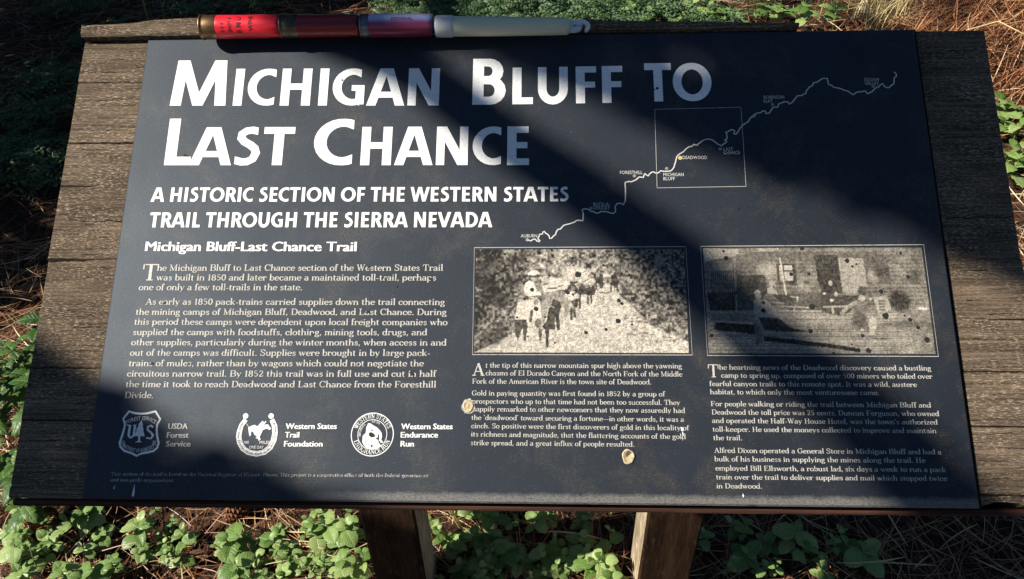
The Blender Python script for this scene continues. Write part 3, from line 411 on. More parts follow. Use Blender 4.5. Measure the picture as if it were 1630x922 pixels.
# splits in the boards
V, F = [], []
def split(u0, u1, v, wd, ph):
    b = len(V); nn = 14
    for i in range(nn + 1):
        t = i / nn; u = u0 + (u1 - u0) * t; hh = wd * (1 - t) ** .7 * (.6 + .6 * abs(mn.noise(Vector((i * .7, ph, 0))))) + .00008
        vv = v + .0012 * mn.noise(Vector((t * 5, ph, 2))); V.append((u, vv + hh, -.00435)); V.append((u, vv - hh, -.00435))
    for i in range(nn): F.append((b + 2 * i, b + 2 * i + 1, b + 2 * i + 3, b + 2 * i + 2))
for a_, b_, v_, w_ in ((UL, -.361, .1068, .0005), (-.361, UL, .1696, .00028), (UL, -.361, -.1040, .0004), (.362, UR, -.1040, .0004), (UR, .362, -.1486, .0004), (.362, UR, -.2022, .0004), (UL, -.361, -.1486, .0003)):
    for j_ in range(2): split(a_ + (b_ - a_) * .5 * j_, a_ + (b_ - a_) * (.75 + .5 * j_), v_, w_, v_ * 50 + j_)
for j_ in range(46):
    a_ = random.choice((-1, 1)); u_ = random.uniform(.368, .415) * a_; split(u_, u_ + random.uniform(.008, .035) * -a_ * (1 if abs(u_) > .39 else -.6), random.uniform(-.20, .20), random.uniform(.00012, .0003), j_ * 1.7)
split(UL, -.382, -.0066, .0022, 1); split(UL, -.39, .064, .0009, 2); split(-.36, -.405, .1070, .0006, 3); split(.4255, .38, -.06, .0006, 4)
split(UL + .002, -.395, .2125, .0012, 5); split(.33 + .04, .42, .03, .0004, 6); split(-.362, -.40, .030, .0005, 8)
ob('split', mesh('split', V, F, mat('crack_dark', (.012, .008, .006), .9, .1)), sign, PL, PR)['kind'] = 'stuff'

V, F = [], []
for (x0, x1, y0, y1) in ((.3598, .3632, -.2127, .2138), (-.3598, .3632, .2123, .2142), (-.3612, -.3598, -.2127, .2125)):  # flat dark strips that stand in for the shade line round the panel
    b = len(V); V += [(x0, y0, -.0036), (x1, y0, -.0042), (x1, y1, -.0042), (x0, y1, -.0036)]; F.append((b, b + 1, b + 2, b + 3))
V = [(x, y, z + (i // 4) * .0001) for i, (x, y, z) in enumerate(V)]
ob('edge_shade_strip', mesh('edge_shade_strip', V, F, M_edge_shade), sign, PL, PR)
# posts
def post(x0, x1, y0, y1, z1):
    V, F = [], []
    e = .004; nz = 26
    for i in range(nz + 1):
        z = -.05 + (z1 + .05) * i / nz
        j = .0012 * mn.noise(Vector((x0, z * 6, 0)))
        for x, y in [(x0 + e, y0), (x1 - e, y0), (x1, y0 + e), (x1, y1 - e), (x1 - e, y1), (x0 + e, y1), (x0, y1 - e), (x0, y0 + e)]: V.append((x + j, y - .21 + j, z))
    for i in range(nz):
        for k_ in range(8): F.append((i * 8 + k_, i * 8 + (k_ + 1) % 8, (i + 1) * 8 + (k_ + 1) % 8, (i + 1) * 8 + k_))
    F.append(tuple(nz * 8 + k_ for k_ in range(8)))
    me = mesh('post', V, F, M_post); me.materials.append(M_post_shade)
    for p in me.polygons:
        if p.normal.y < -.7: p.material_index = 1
    return ob('post', me, sign)
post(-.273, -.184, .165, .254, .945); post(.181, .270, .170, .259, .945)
for x in (-.2285, .2255):                                 # a cleat from each post to the back of the board
    me = mesh('cleat', [(a, b, c) for a in (-.02, .02) for b, c in ((-.17, -.046), (.17, -.046), (.17, -.082), (-.17, -.082))],
              [(0, 1, 2, 3), (7, 6, 5, 4), (0, 4, 5, 1), (1, 5, 6, 2), (2, 6, 7, 3), (3, 7, 4, 0)], M_post_shade)
    ob('cleat', me, sign, (x + (.066 if x < 0 else -.066), -.21, ZC), PR)

# panel with its bevelled rim
a, b, e = .36, .2125, .0014
V = []
for (x, y, z) in [(a - e, b - e, 0), (a, b, -e), (a, b, -.0055)]:
    V += [(-x, -y, z), (x, -y, z), (x, y, z), (-x, y, z)]
F = [(0, 1, 2, 3)] + [(4 * r + k, 4 * r + 4 + k, 4 * r + 4 + (k + 1) % 4, 4 * r + (k + 1) % 4) for r in (0, 1) for k in range(4)] + [(11, 10, 9, 8)]
panel = ob('panel', mesh('panel', V, F, M_panel), sign, PL, PR)
bm_flip = panel.data; bm_flip.validate()

inkm = {'title': M_white, 'subtitle': M_white, 'trail_name': M_white, 'footnote_text': M_text2, 'map_place_name': M_route, 'agency_name': M_text, 'foundation_name': M_white, 'race_name': M_white}
for grp, kind, txt, u0, v0, u1, v1, cap in LINES:
    ink = Ink()
    def fn(t, y, u0=u0, v0=v0, u1=u1, v1=v1, cap=cap): return ((u0 + (u1 - u0) * t) / 1000, (v0 + (v1 - v0) * t + y * cap) / 1000)
    if kind == 'I': put_inter(ink, txt, fn, .026 if grp not in ('map_place_name',) else .0)
    else: put_strokes(ink, txt, kind, fn)
    ink.build(grp, inkm.get(grp, M_text), panel)

# route map
R_ = []
for p, q in zip(ROUTE, ROUTE[1:]):
    R_.append(p); d = math.dist(p, q)
    if d > 2.5: R_.append(((p[0] + q[0]) / 2 + rng.uniform(-.25, .25), (p[1] + q[1]) / 2 + rng.uniform(-.25, .25)))
R_.append(ROUTE[-1])
i_ = Ink(); i_.line(R_, 1.05); i_.build('route_line', M_route, panel)
i_ = Ink(); i_.line(MAP_SQUARE, .55, True); i_.build('map_square', M_text, panel)
i_ = Ink()
for k, (x, y) in enumerate(MARKERS):
    if k == 7: continue
    i_.line([(x + 1.2 * math.cos(t), y + 1.2 * math.sin(t)) for t in np.linspace(0, 2 * math.pi, 13)[:-1]], .35, True); i_.line([(x - .7, y), (x + .7, y)], .35); i_.line([(x, y - .7), (x, y + .7)], .35)
i_.build('place_marker', M_text, panel)
def disc(i_, x, y, r, n_=14, wob=0.0): i_.poly([(x + r * (1 + wob * random.uniform(-1, 1)) * math.cos(2 * math.pi * t / n_), y + r * (1 + wob * random.uniform(-1, 1)) * math.sin(2 * math.pi * t / n_)) for t in range(n_)])
i_ = Ink(); x, y = MARKERS[7]; disc(i_, x, y, 1.9); i_.build('gold_marker', mat('gold_marker', (.55, .45, .16), .5, .5), panel)

# emblems
i_ = Ink(); i_.line(SHIELD, 1.75, True); i_.poly(SHIELD_TREE)
for s_ in SHIELD_US:
    sm = [s_[0]]
    for p, q in zip(s_, s_[1:]): sm += [((p[0] + q[0]) / 2, (p[1] + q[1]) / 2), q]
    i_.ribbon(ribbon(sm, 2.0, 1.0), lambda x, y: (x / 1000, y / 1000))
cf = curve_fn(SHIELD_ARC_TOP, 3.1); put_inter(i_, 'FOREST SERVICE', lambda t, y: cf(t, y - .5), .0)
cf2 = curve_fn(SHIELD_ARC_LOW, 3.0); put_inter(i_, 'DEPARTMENT OF AGRICULTURE', lambda t, y: cf2(t, y - .5), .0)
i_.line([(SHIELD_US[0][0][0] - 1.2, SHIELD_US[0][0][1] + .3), (SHIELD_US[0][0][0] + 2.6, SHIELD_US[0][0][1] + .3)], .5); i_.line([(SHIELD_US[0][-1][0] - 1.6, SHIELD_US[0][-1][1] + .3), (SHIELD_US[0][-1][0] + 1.2, SHIELD_US[0][-1][1] + .3)], .5)
tag(i_.build('shield_emblem', M_white, panel), 'shield emblem with a tree between the letters U and S')
i_ = Ink(); i_.line(SHOE, 3.6); i_.line(SHOE_IN, .7)
for x, y in SHOE_BALLS: disc(i_, x, y, 2.3)
for p in RIDER: i_.poly(p)
for t_, (p, q) in zip(('100', 'MILES', 'ONE DAY'), SHOE_TEXT): put_inter(i_, t_, lambda t, y, p=p, q=q: ((p[0] + (q[0] - p[0]) * t) / 1000, (p[1] + y * 2.4) / 1000), .0)
tag(i_.build('horseshoe_emblem', M_white, panel), 'horseshoe emblem with a galloping rider')
i_ = Ink(); k = 0
for off, wd in ((0.0, .35),): 
    i_.line([(x * 1, y) for x, y in SHOE], wd)
d_ = Ink(); d_.k = 4; cf3 = curve_fn(SHOE, 1.5)
d_.line([(x, y) for x, y in SHOE[1:-1]], .01); put_inter(d_, 'WESTERN STATES TRAIL RIDE AUBURN TO TAHOE', lambda t, y: cf3(.04 + t * .92, y - .5), .0)
for j, p in enumerate(d_.v): d_.v[j] = (p[0], p[1], .00042)
d_.build('horseshoe_lettering', M_chip, panel)
i_ = Ink(); cx, cy = RUN_OUT[0]; R0 = RUN_OUT[1][0] - cx; R1 = RUN_IN[1][0] - RUN_IN[0][0]
for r_, wd in ((R0 - .35, .75), (R1, .5)): i_.line([(cx + r_ * math.cos(t), cy + r_ * math.sin(t)) for t in np.linspace(0, 2 * math.pi, 49)[:-1]], wd, True)
def circ(r_, a0, a1): return [(cx + r_ * math.cos(rad(a)), cy + r_ * math.sin(rad(a))) for a in np.linspace(a0, a1, 24)]
for txt, r_, a0, a1, h in (('WESTERN STATES', R1 + 1.2, 162, 20, 3.6), ('ENDURANCE RUN', R0 - 1.6, 200, 342, 3.6), ('100 MILES', R1 - 2.4, 190, 128, 1.7), ('ONE DAY', R1 - 2.4, 100, 52, 1.7)):
    f_ = curve_fn(circ(r_, a0, a1), h)
    put_strokes(i_, txt.replace('1', 'I').replace('Y', 'V') if h < 2 else txt, 'S', f_)
i_.poly(CAT); tag(i_.build('round_emblem', M_white, panel), 'round emblem with a crouching mountain lion')
d_ = Ink()
for p in CAT_HOLES: d_.poly(p)
for j, p in enumerate(d_.v): d_.v[j] = (p[0], p[1], .00042)
d_.build('emblem_shading', M_chip, panel)

# the two screened photographs
def vnoise(h, w_, cell, seed):
    r = np.random.default_rng(seed); gh, gw = int(h / cell) + 3, int(w_ / cell) + 3; g = r.random((gh, gw))
    y = np.arange(h) / cell; x = np.arange(w_) / cell; yi = y.astype(int); xi = x.astype(int); fy = (y - yi)[:, None]; fx = (x - xi)[None]
    fy = fy * fy * (3 - 2 * fy); fx = fx * fx * (3 - 2 * fx)
    return (g[yi][:, xi] * (1 - fy) * (1 - fx) + g[yi + 1][:, xi] * fy * (1 - fx) + g[yi][:, xi + 1] * (1 - fy) * fx + g[yi + 1][:, xi + 1] * fy * fx)
class Canvas:
    def __init__(s, w_, h, ox, oy, sx, sy): s.w, s.h = w_, h; s.X, s.Y = np.meshgrid(ox + (np.arange(w_) + .5) / w_ * sx, oy + (np.arange(h) + .5) / h * sy); s.a = np.full((h, w_), .35)
    def mixin(s, m_, val): s.a = s.a * (1 - m_) + val * m_
    def blob(s, x, y, rx_, ry_, val, soft=.25, al=1.0, rot=0):
        c_, s_ = math.cos(rad(rot)), math.sin(rad(rot)); dx = s.X - x; dy = s.Y - y
        d = np.sqrt(((dx * c_ + dy * s_) / rx_) ** 2 + ((-dx * s_ + dy * c_) / ry_) ** 2); s.mixin(np.clip((1 - d) / soft + .5, 0, 1) * al, val)
    def poly(s, pts, val, al=1.0):
        ins = np.zeros(s.X.shape, bool)
        for (x0, y0), (x1, y1) in zip(pts, pts[1:] + pts[:1]):
            if y0 == y1: continue
            ins ^= ((y0 > s.Y) != (y1 > s.Y)) & (s.X < (x1 - x0) * (s.Y - y0) / (y1 - y0) + x0)
        s.mixin(ins * al, val)
    def line(s, pts, wd, val, al=1.0):
        for (x0, y0), (x1, y1) in zip(pts, pts[1:]):
            dx, dy = x1 - x0, y1 - y0; t = np.clip(((s.X - x0) * dx + (s.Y - y0) * dy) / (dx * dx + dy * dy + 1e-6), 0, 1)
            d = np.hypot(s.X - x0 - t * dx, s.Y - y0 - t * dy); s.mixin(np.clip((wd - d) / 3 + .5, 0, 1) * al, val)
def photograph(cv, u0, u1, v0, v1, tint, label):
    H_, W_ = cv.a.shape; a_ = .66 * (np.clip(cv.a, .03, .75) / .62) ** 1.75
    xs = np.linspace(u0, u1, W_) / 1000; ys = np.linspace(v1, v0, H_) / 1000; XX, YY = np.meshgrid(xs, ys)
    V = np.stack([XX.ravel(), YY.ravel(), np.full(XX.size, .00012)], 1)
    idx = np.arange(H_ * W_).reshape(H_, W_); F = np.stack([idx[1:, :-1], idx[1:, 1:], idx[:-1, 1:], idx[:-1, :-1]], -1).reshape(-1, 4)
    me = big_mesh('photograph', V, F, M_photo); ca = me.color_attributes.new('tone', 'FLOAT_COLOR', 'POINT')
    c_ = np.ones((H_ * W_, 4), np.float32); c_[:, :3] = a_.ravel()[:, None] * np.array(tint) + np.array([.004, .002, 0]); ca.data.foreach_set('color', c_.ravel())
    tag(ob('photograph', me, panel), label)
# mule train on a hillside trail
cv = Canvas(300, 150, 70, 70, 1440, 705); h, w_ = cv.a.shape
n1, n2, n3 = vnoise(h, w_, 22, 1), vnoise(h, w_, 8, 2), vnoise(h, w_, 3, 3); n4 = rng.random((h, w_))
cv.a = .34 + .25 * (n2 - .5) + .25 * (n3 - .5)
left = np.clip((560 - cv.X - .25 * cv.Y) / 300, 0, 1); cv.a -= left * .42 * (np.clip(n1 * .5 + n2 * .7 - .32, 0, 1) * 1.7)
hz = np.clip((cv.X - 880 - .2 * (cv.Y - 100)) / 350, 0, 1) * np.clip((640 - cv.Y) / 250, 0, 1); cv.a -= hz * .25 * n2
cv.poly([(70, 775), (150, 740), (340, 640), (520, 500), (700, 400), (860, 350), (1000, 300), (1060, 390), (1180, 500), (1300, 620), (1510, 700), (1510, 775)], .56, .75)
for (x, y, r1, r2) in [(240, 420, 90, 60), (170, 400, 70, 50), (180, 180, 80, 50), (330, 300, 40, 50), (110, 210, 40, 60), (240, 650, 60, 40), (190, 700, 60, 25), (130, 300, 50, 40), (350, 150, 60, 30)]: cv.blob(x, y, r1, r2, .10, .8, .75)
for (x, y, r1, r2) in [(650, 300, 70, 30), (760, 240, 90, 40), (830, 290, 70, 25), (600, 290, 60, 20)]: cv.blob(x, y, r1, r2, .60, .9, .8)
def za(*q): return [(300.2 + .6515 * x, 171.6 + .6515 * y) for x, y in q]
def zb(*q): return [(600.5 + .4651 * x, 85.8 + .4651 * y) for x, y in q]
def bl(f_, x, y, rx_, ry_, v, soft=.4, al=1.0): (x_, y_), = f_((x, y)); k_ = f_((x + 1, y))[0][0] - x_; cv.blob(x_, y_, rx_ * k_, ry_ * k_, v, soft, al)
cv.poly(za((95, 410), (260, 370), (340, 400), (330, 640), (210, 660), (190, 590), (70, 585), (90, 480)), .55); cv.poly(za((65, 590), (190, 590), (205, 660), (185, 800), (165, 800), (150, 670), (125, 740), (100, 800), (75, 740)), .15)
cv.line(za((245, 500), (235, 600)), 9, .2); bl(za, 310, 625, 34, 45, .24); cv.poly(za((350, 240), (470, 200), (640, 190), (620, 270), (480, 290), (380, 300)), .60, .9)
cv.line(za((420, 265), (500, 260)), 5, .2); cv.line(za((520, 245), (570, 230)), 4, .2); cv.line(za((540, 290), (560, 400), (610, 480), (600, 540)), 11, .28, .8)
cv.poly(za((350, 400), (420, 320), (520, 310), (540, 400), (470, 380), (440, 450), (410, 480), (370, 640), (345, 560)), .36, .9)
cv.poly(za((470, 370), (540, 400), (555, 450), (530, 520), (540, 690), (510, 700), (490, 560), (490, 690), (430, 690), (415, 880), (395, 870), (385, 690), (350, 660), (400, 600), (420, 480), (450, 440)), .13)
cv.poly(za((318, 670), (360, 690), (342, 810), (322, 800)), .20); cv.line(za((430, 440), (480, 462)), 3, .5)
cv.poly(za((175, 210), (215, 180), (270, 195), (320, 230), (345, 300), (330, 350), (240, 365), (175, 330), (165, 260)), .64); cv.poly(za((262, 190), (300, 165), (345, 180), (340, 290), (300, 300), (275, 230)), .26, .8); cv.line(za((340, 300), (410, 350)), 10, .28, .8); cv.line(za((200, 350), (330, 345)), 6, .22, .7)
bl(za, 268, 168, 26, 28, .42); bl(za, 266, 130, 60, 20, .14); bl(za, 262, 100, 46, 26, .66); cv.line(za((215, 112), (240, 90), (290, 85), (318, 105)), 8, .64)
for xx in (272, 285, 300): cv.line(za((xx, 385), (xx + 4, 430)), 3, .25)
cv.poly(zb((100, 600), (160, 590), (250, 700), (260, 900), (200, 920), (130, 780)), .36, .8); cv.poly(zb((170, 640), (290, 600), (370, 690), (260, 740)), .58)
cv.poly(zb((260, 740), (400, 690), (420, 760), (410, 860), (390, 860), (385, 740), (360, 840), (310, 820)), .15); cv.line(zb((280, 850), (275, 1000)), 9, .14); cv.line(zb((318, 850), (325, 960)), 9, .16)
cv.poly(zb((255, 455), (380, 455), (385, 470), (330, 480), (380, 560), (430, 480), (500, 550), (620, 515), (640, 600), (620, 650), (585, 655), (580, 780), (560, 770), (555, 660), (535, 655), (535, 780), (515, 780), (510, 650), (460, 640), (420, 650), (415, 850), (395, 850), (395, 650), (350, 600), (310, 530), (265, 520)), .13)
cv.poly(zb((565, 290), (585, 310), (640, 340), (650, 390), (700, 370), (700, 330), (745, 345), (750, 480), (740, 550), (705, 555), (690, 480), (655, 480), (650, 570), (636, 570), (640, 440), (600, 360), (575, 340)), .13)
cv.poly(zb((855, 380), (905, 350), (925, 290), (940, 360), (975, 440), (965, 530), (952, 640), (938, 540), (918, 540), (912, 630), (898, 520), (874, 510), (874, 620), (856, 600), (856, 500), (840, 470), (880, 460)), .13)
bl(zb, 1050, 590, 42, 68, .16, .7); cv.line(zb((690, 612), (780, 625), (870, 600)), 5, .2, .8); cv.line(zb((450, 460), (530, 420)), 3, .2); cv.line(zb((420, 325), (500, 300)), 3, .25)
for _ in range(60): cv.blob(rng.uniform(1080, 1500), rng.uniform(470, 700), rng.uniform(6, 20), rng.uniform(4, 10), .14, .8, .6)
cv.a += .20 * (n4 - .5) * (cv.a > .2) + .16 * (n3 - .5)
photograph(cv, FRAME_A[0][0] + 1.7, FRAME_A[1][0] - 1.7, -92 + 1.9, 2.5 - 1.9, (1.0, .91, .76), 'old photograph of a rider leading a mule train')
# people on a porch of a wooden house
cv = Canvas(320, 150, 58, 42, 1120, 525); n1, n2, n3 = vnoise(150, 320, 24, 11), vnoise(150, 320, 9, 12), vnoise(150, 320, 3, 13); n4 = rng.random((150, 320))
cv.a = .30 + .10 * (n2 - .5); sid = (np.sin(cv.Y / 3.2) > .3) * .05
cv.a = .30 + .08 * (n2 - .5) - sid * (cv.Y < 330)
def zc(*q): return [(30.75 + .6006 * x, 30.75 + .6006 * y) for x, y in q]
def zd(*q): return [(615 + .6006 * x, 30.75 + .6006 * y) for x, y in q]
cv.poly(zc((40, 120), (320, 80), (670, 55), (1400, 60), (1700, 80), (1700, 160), (1030, 140), (520, 150), (330, 230), (320, 110)), .24, .8)
cv.poly(zc((45, 25), (350, 30), (345, 75), (55, 125)), .44); cv.poly(zc((500, 22), (700, 22), (690, 50), (520, 55)), .42); cv.poly(zc((120, 165), (295, 150), (295, 330), (125, 300)), .36, .7); bl(zc, 590, 215, 85, 60, .42, .9, .8)
cv.poly(zc((330, 250), (560, 255), (570, 400), (430, 560), (310, 550), (300, 420)), .15, .85); cv.poly(zc((60, 395), (300, 400), (300, 560), (80, 550)), .10)
for xx in range(105, 300, 17): cv.line(zc((xx, 220), (xx + 3, 550)), 2.4, .09)
cv.line(zc((50, 130), (320, 85)), 3.5, .45); cv.line(zc((312, 90), (300, 560)), 3.5, .36, .8)
cv.poly(zc((600, 410), (1024, 395), (1300, 430), (1100, 560), (740, 545), (690, 480)), .17, .85)
cv.poly(zc((80, 545), (1700, 540), (1750, 880), (90, 880)), .35, .8)
for k in range(34):
    y0 = 560 + k * 9; cv.line(zc((70, y0 + 10), (1700, y0 + rng.uniform(-4, 14))), 1.5, rng.choice([.14, .50]), .45)
cv.poly(zc((80, 560), (450, 580), (450, 640), (80, 620)), .27); cv.poly(zc((120, 640), (450, 660), (450, 740), (100, 700)), .07); cv.poly(zc((440, 620), (500, 700), (500, 810), (440, 810)), .24); cv.poly(zc((510, 752), (1024, 808), (1300, 850), (1300, 880), (1024, 842), (510, 790)), .07)
cv.poly(zc((480, 595), (640, 600), (740, 680), (900, 720), (700, 718), (520, 700)), .11); cv.poly(zc((450, 460), (500, 450), (570, 460), (600, 510), (660, 590), (600, 605), (500, 602), (445, 560)), .40); bl(zc, 490, 425, 27, 34, .44); cv.line(zc((465, 400), (485, 382), (505, 392)), 5, .55)
cv.poly(zc((665, 160), (825, 160), (825, 340), (665, 330)), .17); cv.poly(zc((685, 172), (715, 172), (715, 215), (685, 215)), .5); cv.poly(zc((727, 168), (798, 168), (798, 212), (727, 212)), .5); cv.poly(zc((727, 220), (800, 220), (800, 300), (727, 300)), .48); cv.poly(zc((685, 222), (712, 222), (712, 310), (690, 300)), .4)
cv.line(zc((700, 110), (726, 412)), 4, .52); bl(zc, 612, 320, 22, 26, .40); cv.poly(zc((570, 360), (610, 345), (650, 390), (660, 415), (570, 400)), .48); bl(zc, 890, 345, 60, 40, .40, .9, .6); bl(zc, 905, 315, 34, 14, .2, .6)
for a_, b_ in (((615, 478), (700, 486)), ((690, 510), (900, 520)), ((760, 430), (830, 440)), ((820, 430), (815, 480)), ((660, 545), (1000, 548)), ((780, 545), (800, 500))): cv.line(zc(a_, b_), 3, .48, .8)
cv.poly(zd((18, 80), (215, 80), (225, 400), (60, 430), (30, 300)), .15); cv.poly(zd((220, 110), (430, 110), (440, 340), (350, 400), (230, 400)), .43, .85); cv.poly(zd((430, 80), (630, 80), (640, 330), (440, 330)), .21, .85); bl(zd, 492, 262, 42, 56, .42, .7, .85)
bl(zd, 575, 220, 62, 52, .15, .7, .9); bl(zd, 840, 275, 62, 50, .16, .8, .9); bl(zd, 690, 470, 82, 84, .13, .5); bl(zd, 620, 290, 40, 40, .2, .8, .7)
cv.poly(zd((30, 430), (370, 420), (270, 560), (190, 585), (40, 560)), .16, .9)
for q_ in ((135, 320, 17, 22), (75, 405, 15, 11), (172, 410, 14, 20), (132, 460, 18, 12), (132, 545, 10, 26), (455, 450, 10, 10)): bl(zd, *q_, .50)
bl(zd, 375, 315, 21, 24, .40); bl(zd, 392, 385, 38, 42, .19); bl(zd, 385, 442, 28, 25, .47); cv.poly(zd((330, 480), (430, 465), (450, 560), (330, 560)), .30); cv.line(zd((200, 572), (250, 520), (330, 480)), 9, .40)
cv.poly(zd((480, 440), (590, 420), (620, 530), (570, 560), (500, 560)), .44, .9)
for yy in (465, 490, 515, 538): cv.line(zd((525, yy), (562, yy)), 4, .2)
cv.poly(zd((425, 610), (480, 600), (490, 660), (450, 740), (415, 740)), .46); bl(zd, 455, 625, 26, 26, .5); bl(zd, 345, 625, 66, 74, .22, .5); bl(zd, 360, 700, 14, 10, .5); cv.line(zd((60, 515), (255, 510)), 5, .48, .8); cv.line(zd((850, 525), (915, 530)), 6, .5); bl(zd, 740, 655, 190, 30, .20, .7, .8); cv.line(zd((430, 770), (540, 772)), 4, .2)
cv.a += .12 * (n4 - .5) + .12 * (n3 - .5) + .06 * (n1 - .5)
photograph(cv, FRAME_B[0][0] + 1.9, FRAME_B[1][0] - 1.9, -92.2 + 1.9, 3.4 - 1.9, (1.0, .91, .75), 'old photograph of people on a cabin porch')
for fr in (FRAME_A, FRAME_B):
    i_ = Ink(); i_.line(fr, .6, True); i_.build('photograph_border', M_text, panel)
# pellet dents, chips and bullet holes
V, F = [], []
for x, y, r in DENTS:
    b = len(V); r *= .8; V.append((x / 1000, y / 1000, .0005)); nn = 11; ph = random.random() * 6
    for k in range(nn):
        q = r * (1 + .22 * math.sin(2 * k + ph) * random.random()); V.append(((x + q * math.cos(2 * math.pi * k / nn)) / 1000, (y + q * math.sin(2 * math.pi * k / nn)) / 1000, .00046))
    F += [(b, b + 1 + k, b + 1 + (k + 1) % nn) for k in range(nn)]
tag(ob('pellet_dents', mesh('pellet_dents', V, F, M_chip), panel), kind='stuff')
for h_, (x, y) in enumerate(HOLES):
    V, F = [], []; nn = 20
    rings = [(5.0, .0001), (4.6, .0009), (4.1, .0011), (3.6, .0008), (1.8, .0005), (.4, .0005 if h_ else .0010)]
    for r, z in rings:
        for k in range(nn):
            t = 2 * math.pi * k / nn; q = r * (1 + .05 * math.sin(3 * t + h_) + .03 * math.sin(5 * t)) * (.95 if h_ == 0 else 1.1)
            V.append(((x + q * math.cos(t) * .95) / 1000, (y + q * math.sin(t) * 1.12) / 1000, z))
    for i in range(len(rings) - 1):
        for k in range(nn): F.append((i * nn + k, i * nn + (k + 1) % nn, (i + 1) * nn + (k + 1) % nn, (i + 1) * nn + k))
    F.append(tuple((len(rings) - 1) * nn + k for k in range(nn)))
    rg = [((x + r_ * math.cos(a_)) / 1000, (y + r_ * 1.1 * math.sin(a_)) / 1000, .00036) for a_ in np.linspace(0, 2 * math.pi, 29)[:-1] for r_ in (random.uniform(5.0, 6.3),)]
    ho = ob('bullet_hole', mesh('bullet_hole', V, F, M_tan, True), panel)
    ob('chipped_rim', mesh('chipped_rim', rg, [tuple(range(28))], M_chip if h_ else M_text2), ho)
    if h_:
        dk = mesh('hole_shade', [((x + a_ * 1.0) / 1000, (y + b_) / 1000, .0010) for a_, b_ in ((-2.4, 1.8), (-.6, 4.6), (1.6, 4.9), (2.6, 3.2), (.8, 2.4), (-.8, .6), (-1.6, -.2))], [tuple(range(7))[::-1]], mat('hole_shade_dark', (.10, .06, .035), .9)); ob('hole_shade_patch', dk, ho)  # dark crescent paints the shade inside the hole
SX, SY = -7, -14
i_ = Ink(); [i_.poly([(x - 8.4 + dx, y + dy) for x, y in q]) for dx, dy, q in ((0, 0, [(138.4, -151), (140.6, -151.4), (141.3, -153.2), (140.2, -154.8), (138.8, -154)]), (.4, -.5, [(139.0, -154.5), (140.2, -155), (140.4, -157.5), (139.5, -158.2)]), (0, 0, [(139.2, -159), (139.9, -159.2), (139.6, -162.5)]), (0, 0, [(136.6, -152.5), (137.2, -152.3), (137, -153.2)]), (0, 0, [(141.2, -156.2), (141.8, -156.6), (141.3, -157.6)]))]; i_.poly([(-310.5+SX, -193+SY), (-309.4+SX, -186+SY), (-308.4+SX, -193+SY), (-308.6+SX, -196+SY), (-310.6+SX, -196+SY)]); i_.poly([(-327+SX, -190+SY), (-325.2+SX, -187+SY), (-326+SX, -190.5+SY)]); i_.poly([(176.2, -204.5), (177.0, -202.6), (177.8, -204.8), (177.0, -206.2)])
for j, p in enumerate(i_.v): i_.v[j] = (p[0], p[1], .0005)
tag(i_.build('scrape', M_scar, panel), kind='stuff')

# ------------------------------------------------------------------ spent shells and the light stick lying along the top edge
def glossy(name, c, r=.3, **k): return mat(name, c, r, .5, **k)
def brass_m(name, c):
    m = mat(name, c, .42, .5, 1.0); n = N(m); g = n.noise(n.coord((90, 160, 160)), 1, 5, .65); n.color(n.ramp(g, [(.3, tuple(v * .25 for v in c)), (.55, c), (.75, tuple(min(1, v * 1.5) for v in c))])); n.rough(n.ramp(g, [(.3, .6), (.7, .35)])); return m
def hull_m(name, c, c2=None, r=.34):
    m = mat(name, c, r, .5); n = N(m); g = n.noise(n.coord((20, 120, 120)), 1, 5, .6); n.color(n.ramp(g, [(.3, tuple(v * .6 for v in (c2 or c))), (.6, c)])); n.bump(g, .25, .0008); m.node_tree.nodes['Principled BSDF'].inputs['Subsurface Weight'].default_value = 0; return m
def on_cyl(r, x0, ang0):                                   # maps (x mm along the hull, s mm round it) to the surface
    return lambda x, s_: (x0 + x / 1000, math.sin(ang0 - s_ / 1000 / r) * r * -1, math.cos(ang0 - s_ / 1000 / r) * r)
def wrap_text(name, txt, kind, size, fn, m, parent, rot=0):
    V0, F0, a_, b_ = inter(txt, .02); V = []
    for p in V0:
        x, y = (p[0] - a_) * size, p[1] * size
        if rot == 1: x, y = y * -1, x                     # runs round the hull
        V.append(fn(x, y))
    return ob(name, mesh(name, V, F0, m), parent)
M_blk = mat('worn_black_print', (.05, .008, .012), .6, .3)
